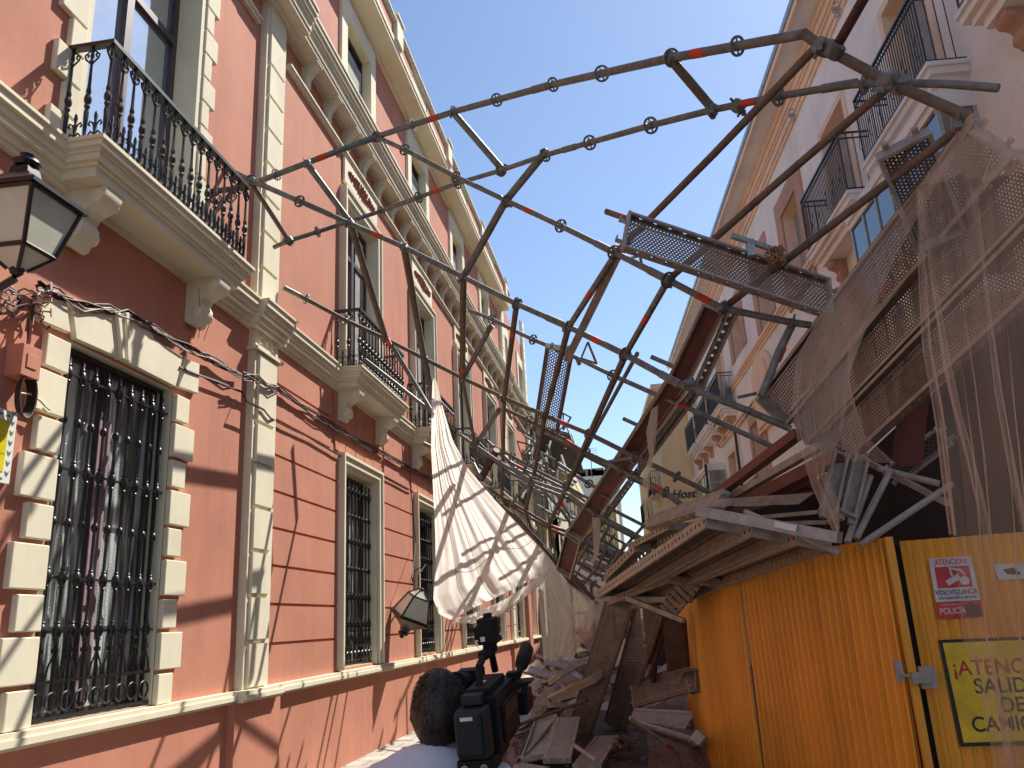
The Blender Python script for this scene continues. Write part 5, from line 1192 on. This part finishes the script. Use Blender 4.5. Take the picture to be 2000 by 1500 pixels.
# ================================================================== yellow hoarding
ho = empty('site_hoarding', (1.9, 6.4, 0), 'orange yellow corrugated sheet hoarding with a double gate on the right', 'hoarding')
def corr(a, b, z0, z1, pitch, ampl, name, lean=0.0, topa=None):
    a, b = Vector(a), Vector(b); d = b-a; L_ = d.length; d.normalize(); nrm = Vector((-d.y, d.x, 0)); n = int(L_/pitch*8)
    rows = []
    for z in (0, .25, .5, .75, 1):
        row = []
        for i in range(n+1):
            s = L_*i/n; zt = (z1 if topa is None else topa+(z1-topa)*s/L_); ph = (s/pitch) % 1.0
            w_ = ampl*(math.tanh(3.2*math.sin(2*math.pi*ph)))+.010*math.sin(s*2.1+z*3)
            row.append(a + d*s + nrm*(w_+lean*z) + Vector((0, 0, z0+(zt-z0)*z)))
        rows.append(row)
    mb = MB(); mb.grid(rows); o = mb.build(name, M['yellow'], None, True, recalc=False)
    md = o.modifiers.new('s', 'SOLIDIFY'); md.thickness = .002
    return keep(o, ho)
A0 = pt(1336,1172,0.0) if False else None
def on_top(x, y, z): return gp(x, y, z)                # point of height z seen at the pixel
ZT = 2.20
pA = on_top(1362, 1120, ZT); pB = on_top(1442, 1100, ZT); pC = on_top(1724, 1050, ZT); pD = on_top(1757, 1057, 2.17); pE = on_top(2080, 1033, 2.19)
pA.z = pB.z = pC.z = pD.z = pE.z = 0
pA0 = Vector((pA.x-.04, pA.y+5.6, 0))
pA1 = Vector((pA.x-.04, pA.y+.0, 0))
corr(pA0, pA1, 0, 2.15, .15, .010, 'corrugated_sheet'); corr(pA1, pB, 0, ZT, (pB-pA1).length/14, .026, 'corrugated_sheet'); corr(pB+Vector((0,-.01,0)), pC, 0, ZT, (pC-pB).length/24, .030, 'corrugated_sheet'); corr(pD, pE, 0, 2.19, .076, .010, 'corrugated_sheet', topa=2.17)
mb = MB(); d = (pC-pB).normalized()
mb.box((pC.x+.03, pC.y-.02, 1.1), (.05, .05, 2.2)); keep(mb.build('gate_stile', M['yellow']), ho)
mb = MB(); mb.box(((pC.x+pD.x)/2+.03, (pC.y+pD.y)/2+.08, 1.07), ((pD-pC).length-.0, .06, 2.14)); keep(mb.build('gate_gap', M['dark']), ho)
mb = MB(); sl = M['dark']
for p in (pB,): mb.box((p.x+.004, p.y-.018, 1.1), (.006, .006, 2.2))
keep(mb.build('sheet_joint', M['dark']), ho)
# signs (on the right-hand gate leaf)
gd = (pE-pD).normalized(); gn = Vector((gd.y, -gd.x, 0)); 
if gn.y > 0: gn = -gn
def ong(x, y, off=.03):
    r = ray(x, y); o = pD+gn*off; t = (o-CAM).dot(gn)/r.dot(gn); return CAM + r*t
def gate_quad(mb, pts, off, th=.002): mb.prism([ong(x, y, off) for x, y in pts], gn*th)
mb = MB(); c = pt(1760,1315,6.1)
c1_ = ong(1752,1310,.05); c2_ = ong(1808,1322,.05)
mb.box(c1_+Vector((0,-.04,0)), (.05,.03,.13)); mb.box(c2_+Vector((0,-.04,.0)), (.10,.03,.14)); mb.tube(c1_+Vector((0,-.06,-.02)), c2_+Vector((0,-.07,-.02)), .012, 6); mb.box((c1_+c2_)/2+Vector((.03,-.08,-.02)), (.11,.04,.07))
keep(mb.build('gate_latch', M['steel']), ho)
sgm = {'red': mat('sign_red', (.62,.05,.05), .4), 'white': mat('sign_white', (.70,.72,.70), .4), 'black': mat('sign_black', (.03,.03,.03), .5), 'yel': mat('sign_yellow', (.92,.66,.04), .45), 'brown': mat('sign_dark', (.10,.05,.05), .5)}
def lerp2(c, s, t):                                        # bilinear in the four corners
    a = (c[0][0]+(c[1][0]-c[0][0])*s, c[0][1]+(c[1][1]-c[0][1])*s); b = (c[3][0]+(c[2][0]-c[3][0])*s, c[3][1]+(c[2][1]-c[3][1])*s)
    return (a[0]+(b[0]-a[0])*t, a[1]+(b[1]-a[1])*t)
vs = [(1813,1091),(1896,1086),(1922,1205),(1834,1209)]
v1 = empty('warning_sign', ong(1860,1150,.02), 'red and white video surveillance notice on the yellow gate', 'sign')
def q4(c, s0, s1, t0, t1): return [lerp2(c, s0, t0), lerp2(c, s1, t0), lerp2(c, s1, t1), lerp2(c, s0, t1)]
mb = MB(); gate_quad(mb, q4(vs, 0, 1, 0, .72), .016); keep(mb.build('sign_panel', sgm['white']), v1)
mb = MB(); gate_quad(mb, q4(vs, 0, 1, .72, 1), .016); gate_quad(mb, q4(vs, .10, .90, .15, .50), .0182, .001); keep(mb.build('red_field', sgm['red']), v1)
mb = MB(); gate_quad(mb, [lerp2(vs, *p) for p in ((.30,.38),(.62,.27),(.66,.36),(.36,.46))], .0195, .001); gate_quad(mb, [lerp2(vs, *p) for p in ((.42,.16),(.47,.16),(.50,.30),(.45,.31))], .0195, .001)
gate_quad(mb, [lerp2(vs, *p) for p in ((.47,.16),(.72,.20),(.80,.30),(.75,.31),(.68,.235),(.47,.20))], .0195, .001)
gate_quad(mb, [lerp2(vs, .74+.11*math.cos(t), .39+.07*math.sin(t)) for t in [k*math.pi/8 for k in range(16)]], .0197, .001); keep(mb.build('camera_pictogram', sgm['white']), v1)
mb = MB(); gate_quad(mb, q4(vs, .62, .96, .80, .99), .0182, .001); gate_quad(mb, [lerp2(vs, .76+.08*math.cos(t), .79+.05*math.sin(t)) for t in [k*math.pi/6 for k in range(12)]], .0187, .001); keep(mb.build('officer_silhouette', sgm['brown']), v1)
def sign_text(s, c, s_, t_, hpx, m, root, off, sx=1.0, bold=.001, align='CENTER'):
    p = lerp2(c, s_, t_); a = ong(*p, off); e = ong(*lerp2(c, s_+.1, t_), off); dn2 = ong(*lerp2(c, s_, t_+.1), off)
    px = (lerp2(c, s_, t_+.1)[1]-p[1]); sz = (dn2-a).length/px*hpx
    text(s, sz*1.35, m, a, (e-a), gn, 'sign_lettering', root, .0006, sx=sx, bold=bold*.6, align=align)
sign_text('¡ATENCIÓN!', vs, .50, .075, 11, sgm['red'], v1, .019, .78)
sign_text('VIDEOVIGILANCIA', vs, .5, .575, 11, sgm['black'], v1, .019, .66)
sign_text('CON GRABACIÓN DE IMÁGENES', vs, .5, .665, 6, sgm['black'], v1, .019, .62, .0003)
sign_text('POLICÍA', vs, .34, .88, 13, sgm['white'], v1, .019, .8)
sign_text('CONECTADO A', vs, .30, .775, 4.5, sgm['white'], v1, .019, .8, .0)
cs = [(1832,1250),(2180,1236),(2230,1448),(1876,1458)]
v2 = empty('warning_sign', ong(1950,1350,.02), 'yellow black edged lorry exit sign hanging on the gate behind the net', 'sign')
mb = MB(); gate_quad(mb, q4(cs, 0, 1, 0, 1), .016, .004); keep(mb.build('sign_border', sgm['black']), v2)
mb = MB(); gate_quad(mb, q4(cs, .022, .978, .03, .965), .0205, .002); keep(mb.build('sign_panel', sgm['yel']), v2)
sign_text('¡ATENCIÓN!', cs, .265, .265, 31, sgm['red'], v2, .024, .98, .003, 'CENTER') if False else sign_text('¡ATENCIÓN!', cs, .045, .275, 31, sgm['red'], v2, .024, .98, .003, 'LEFT')
sign_text('SALIDA', cs, .145, .45, 31, sgm['black'], v2, .024, .98, .003, 'LEFT'); sign_text('DE', cs, .265, .63, 31, sgm['black'], v2, .024, .98, .003, 'LEFT'); sign_text('CAMIONES', cs, .085, .805, 31, sgm['black'], v2, .024, .98, .003, 'LEFT')
ws = [(1940,1102),(1999,1100),(2010,1130),(1950,1133)]
v3 = empty('small_sticker', ong(1970,1115,.02), 'small white sticker with a dark camera picture to the right of the red notice', 'sticker')
mb = MB(); gate_quad(mb, ws, .016); keep(mb.build('sign_panel', sgm['white']), v3)
mb = MB(); gate_quad(mb, [lerp2(ws, *p) for p in ((.25,.35),(.6,.25),(.8,.6),(.7,.75),(.35,.65))], .019, .001); keep(mb.build('camera_pictogram', sgm['brown']), v3)

# ================================================================== the camera operator
skin = mat('skin', (.42,.24,.17), .55, amt=.15); shirt = mat('white_shirt', (.66,.68,.76), .85, amt=.1, bump=.3, bscale=18); trous = mat('dark_jeans', (.03,.04,.07), .9); shoe = mat('dark_shoe', (.03,.028,.026), .6)
hair = mat('dark_hair', (.035,.023,.017), .5, amt=.5, scale=60, bump=.35, bscale=60)
CO = pt(930, 1422, 2.45); fw = Vector((.06, 1, .14)).normalized(); CB = basis(fw, Vector((-.05, -.12, 1)))
HC = pt(862, 1396, 2.58)
pe_ = empty('person', (HC.x, HC.y, 0), 'dark haired camera operator in a white shirt seen from behind, camera on the right shoulder', 'person')
def loft(rings, n=20):
    """one continuous skin through elliptical sections (centre, half-x, half-y)"""
    mb = MB(); rows = []
    for c, rx, ry in rings: rows.append([Vector(c)+Vector((rx*math.cos(2*math.pi*k/n), ry*math.sin(2*math.pi*k/n), 0)) for k in range(n+1)])
    mb.grid(rows); return mb
x0, y0, zh = HC.x, HC.y, HC.z
# body: skin modifier over a posed skeleton
def skinned(name, nodes, edges, radii, m, lv=2):
    me = bpy.data.meshes.new(name); me.from_pydata([tuple(v) for v in nodes], edges, []); o = bpy.data.objects.new(name, me); C.objects.link(o)
    s = o.modifiers.new('skin', 'SKIN'); sb_ = o.modifiers.new('sub', 'SUBSURF'); sb_.levels = lv; sb_.render_levels = lv; s.use_smooth_shade = True
    for i, r in enumerate(radii): me.skin_vertices[0].data[i].radius = (r, r) if not isinstance(r, tuple) else r
    me.skin_vertices[0].data[0].use_root = True
    me.materials.append(m); return keep(o, pe_)
P0 = Vector((x0, y0, 0)); V3 = lambda a, b, c: P0+Vector((a, b, c))
sh = zh-.155                                       # shoulder height
GR = CO + CB @ Vector((.30,-.02,-.13)); GL = CO + CB @ Vector((.40,.05,-.09)); WR = GR-Vector((0,.10,.05)); WL = GL-Vector((.02,.10,.04))
body_nodes = [V3(0,.0,.90), V3(0,-.02,1.05), V3(0,-.03,sh-.12), V3(0,-.02,sh), V3(0,.0,sh+.09), V3(0,.02,zh-.06), V3(0,.03,zh+.06),
  V3(-.17,-.02,sh-.05), V3(-.25,.05,sh-.32), V3(-.12,.28,sh-.20), WL, V3(.15,-.01,sh-.06), V3(.16,.14,sh-.34), V3(.15,.26,sh-.26), WR,
  V3(-.10,.0,.84), V3(-.12,.04,.47), V3(-.12,.0,.09), V3(-.12,.13,.04), V3(.10,.0,.84), V3(.13,.06,.47), V3(.13,.02,.09), V3(.13,.15,.04)]
body_edges = [(0,1),(1,2),(2,3),(3,4),(4,5),(5,6),(3,7),(7,8),(8,9),(9,10),(3,11),(11,12),(12,13),(13,14),(0,15),(15,16),(16,17),(17,18),(0,19),(19,20),(20,21),(21,22)]
body_r = [(.14,.10),(.13,.10),(.14,.10),(.09,.07),.054,.07,.075,.055,.045,.034,.028,.055,.045,.034,.028,.095,.062,.042,.035,.095,.062,.042,.035]
skinned('body', body_nodes, body_edges, body_r, skin)
skinned('shirt', [V3(0,-.0,.95), V3(0,-.02,1.08), V3(-.02,-.03,sh-.12), V3(-.02,-.02,sh-.005), V3(-.01,-.0,sh+.055), V3(-.17,-.02,sh-.05), V3(-.24,.03,sh-.20), V3(.15,-.01,sh-.06), V3(.20,.06,sh-.22)],
        [(0,1),(1,2),(2,3),(3,4),(3,5),(5,6),(3,7),(7,8)], [(.175,.135),(.165,.13),(.195,.14),(.155,.12),.088,.098,.075,.098,.075], shirt)
skinned('trousers', [V3(0,0,.93), V3(-.10,0,.82), V3(-.12,.04,.47), V3(-.12,.0,.10), V3(.10,0,.82), V3(.13,.06,.47), V3(.13,.02,.10)], [(0,1),(1,2),(2,3),(0,4),(4,5),(5,6)], [(.17,.13),.11,.082,.065,.11,.082,.065], trous)
for s_ in (-1, 1):
    mb = MB(); mb.box(V3(s_*.125, .08, .045), (.10, .28, .08)); o = mb.build('shoe', shoe); bv = o.modifiers.new('b', 'BEVEL'); bv.width = .03; bv.segments = 3; keep(o, pe_)
# head: egg with face towards the viewfinder, ears, hair cap with strands
def head_pt(th, ph, sx=1, grow=0):
    r = Vector((math.cos(ph)*math.cos(th)*.078, math.cos(ph)*math.sin(th)*.098, math.sin(ph)*.125))
    if r.z < 0: r.x *= 1-.35*(-r.z/.125)**1.4; r.y *= 1-.22*(-r.z/.125)**1.4
    return r*(1+grow)
mb = MB(); rows = [[head_pt(2*math.pi*i/28, -math.pi/2+math.pi*j/18) for i in range(29)] for j in range(19)]; mb.grid(rows)
mb.ring_path([Vector((0,.092,.03)), Vector((0,.112,-.005)), Vector((0,.120,-.022)), Vector((0,.098,-.03))], [.008,.012,.016,.010], 8)   # nose
mb.ring_path([Vector((-.022,.090,-.058)), Vector((0,.099,-.060)), Vector((.022,.090,-.058))], [.004,.008,.004], 6)
for s_ in (-1, 1):
    mb.ring_path([Vector((s_*.076,-.005,.022)), Vector((s_*.090,-.018,.028)), Vector((s_*.094,-.022,.0)), Vector((s_*.086,-.014,-.028)), Vector((s_*.074,-.004,-.034))], [.007,.009,.009,.009,.006], 7)
hd = mb.build('head', skin, None, True); hd.rotation_euler = (R_(8), R_(-4), R_(-14)); hd.location = HC; keep(hd, pe_)
ey = MB()
for s_ in (-1, 1): ey.lathe((s_*.032,.082,.018), (0,.012,0), [(0,.013),(.6,.010),(1,.003)], 8)
ey.build('eye', sgm['black'], hd)
hb = MB(); rng = random.Random(2); rows = []
for j in range(26):
    ph = -.62+(math.pi/2+.62)*j/25; row = []
    for i in range(49):
        th = 2*math.pi*i/48; front = max(0, math.sin(th)); lim = -.62+1.05*front**1.2
        p_ = max(ph, lim); g = .12+.035*noise.noise(Vector((math.cos(th)*2, math.sin(th)*2, p_*2)))
        row.append(head_pt(th, p_, grow=g*(1 if ph > lim+.05 else .35)))
    rows.append(row)
hb.grid(rows); hr = hb.build('hair', hair, hd, True)
st = MB()
for k in range(1500):
    th = rng.uniform(0, 6.283); ph = rng.uniform(-.6, 1.5)
    if math.sin(th) > .3 and ph < .45: continue
    a = head_pt(th, ph, grow=.08); n_ = a.normalized(); t_ = Vector((rng.uniform(-.6,.6), -.3, -1)); t_ = (t_-n_*t_.dot(n_)).normalized(); L_ = rng.uniform(.012, .026)
    st.ring_path([a, a+n_*.004+t_*L_*.5, a+n_*rng.uniform(-.003,.004)+t_*L_], [.0011,.0010,.0003], 3, False)
st.build('hair_strands', hair, hr)
# hands: palm with five separate curled fingers each
def hand(name, base, fdir, up_, side):
    f = Vector(fdir).normalized(); u = Vector(up_).normalized(); s = f.cross(u).normalized()*side; mb = MB(); B_ = Vector(base)
    mb.ring_path([B_-f*.01, B_+f*.04, B_+f*.085], [.026,.034,.030], 12)
    for k, (o, L_) in enumerate(((-.027,.062),(-.009,.072),(.009,.068),(.026,.054))):
        p = B_+f*.082+s*o; c = [p, p+f*L_*.45-u*.004, p+f*L_*.65-u*L_*.35, p+f*L_*.5-u*L_*.72]; mb.ring_path(c, [.0095,.009,.0082,.0065], 8)
    p = B_+f*.03-s*.026; mb.ring_path([p, p-s*.022+f*.022-u*.005, p-s*.022+f*.05-u*.018, p-s*.010+f*.07-u*.03], [.012,.011,.010,.0075], 8)
    keep(mb.build(name, skin, None, True), pe_)
hand('hand', WL, (.15,1,.3), (0,-.3,1), 1)
hand('hand', WR, (-.1,1,.35), (-1,0,.2), -1)

# ---- shoulder camera
cb_ = mat('camera_black', (.010,.010,.011), .6, amt=.3, scale=20, spec=.25); cg = mat('camera_grey', (.022,.023,.028), .5, spec=.35); lens_m = glass('lens_glass', (.01,.012,.03), .05)
vc = empty('video_camera', CO, 'black professional shoulder video camera with viewfinder, handle and furry microphone', 'video camera')
vc.matrix_world = Matrix.Translation(CO) @ (CB @ Matrix.Scale(.84, 3)).to_4x4()      # local X forward, Z up, Y left
def vpart(name, m, fn, bev=.006, smooth=False):
    mb = MB(); fn(mb); o = mb.build(name, m, vc, smooth)
    if bev: b = o.modifiers.new('b', 'BEVEL'); b.width = bev; b.segments = 3; b.limit_method = 'ANGLE'
    return o
vpart('camera_body', cb_, lambda q: (q.box((.20,-.01,0), (.36,.135,.20)), q.box((.16,-.01,.112), (.26,.09,.03)), q.box((.20,.062,.02), (.2,.012,.12)), q.box((.20,-.082,-.01), (.24,.012,.13))), .012)
bt = vpart('battery', cg, lambda q: (q.box((-.035,-.002,-.005), (.085,.115,.165)), q.box((-.085,.004,.0), (.022,.098,.145))), .010)
vpart('rear_plate', cb_, lambda q: (q.box((.0,-.0,-.115), (.14,.13,.05)), q.box((-.02,-.0,-.16), (.08,.10,.05))), .006)
vpart('connector', mat('connector_metal', (.35,.33,.28), .35, .8), lambda q: [q.lathe((-.072, y_, -.115), (-.012,0,0), [(0,.014),(.6,.014),(.7,.010),(1,.010)], 12) for y_ in (.035,-.035)], 0)
vpart('carry_handle', cb_, lambda q: (q.ring_path([Vector((.10,0,.12)), Vector((.13,0,.185)), Vector((.20,0,.205)), Vector((.34,0,.20)), Vector((.37,0,.12))], .015, 8), q.box((.27,0,.21), (.15,.035,.03))), .003, True)
vpart('shoulder_pad', cb_, lambda q: q.box((.16,0,-.125), (.22,.11,.045)), .02)
ln = vpart('lens', cb_, lambda q: q.lathe((.38,-.005,-.005), (.20,0,0), [(0,.045),(.2,.052),(.25,.058),(.6,.058),(.65,.066),(1,.07)], 20), 0, True)
vpart('lens_grip', cb_, lambda q: (q.box((.46,-.085,-.02), (.13,.05,.09))), .012)
vpart('viewfinder', cb_, lambda q: (q.lathe((.30,.09,.10), (-.13,.02,.02), [(0,.030),(.35,.032),(.4,.040),(.75,.040),(.8,.046),(1,.048)], 16), q.box((.33,.09,.12), (.07,.10,.05)), q.ring_path([Vector((.19,.11,.12)), Vector((.13,.115,.10)), Vector((.10,.12,.05))], [.040,.036,.028], 12)), .004, True)
vpart('top_unit', cb_, lambda q: (q.box((.33,-.0,.285), (.07,.075,.10)), q.box((.33,0,.225), (.05,.05,.05)), q.box((.34,.0,.245), (.09,.085,.015)), q.box((.345,0,.342), (.04,.03,.02)), q.box((.33,.045,.28), (.05,.02,.05))), .006)
vpart('microphone', cb_, lambda q: (q.lathe((.36,-.095,.10), (.20,-.012,.08), [(0,.013),(.25,.015),(.3,.026),(.5,.031),(.85,.029),(1,.012)], 14), q.box((.36,-.075,.10), (.04,.05,.03))), 0, True)
vpart('receiver', cg, lambda q: (q.box((.02,.0,.10), (.09,.075,.035)),), .004); vpart('side_screen', cg, lambda q: (q.box((.36,-.12,.075), (.07,.06,.012)), q.box((.36,-.115,.05), (.02,.03,.05))), .004)
vpart('badge', sgm['white'], lambda q: (q.box((-.098,.005,.055), (.002,.045,.012)), q.box((.14,.0,.129), (.035,.03,.002)), q.box((.285,.015,.26), (.002,.018,.018))), 0)
vpart('side_label', cg, lambda q: (q.box((-.098,.005,.035), (.002,.075,.010)), q.box((.20,-.090,.02), (.22,.002,.05))), 0)
vpart('tally_lamp', mat('tally_red', (.5,.03,.02), .4), lambda q: (q.box((.19,.075,.13), (.006,.006,.008)), q.box((-.072,.0,-.135), (.004,.006,.006))), 0)
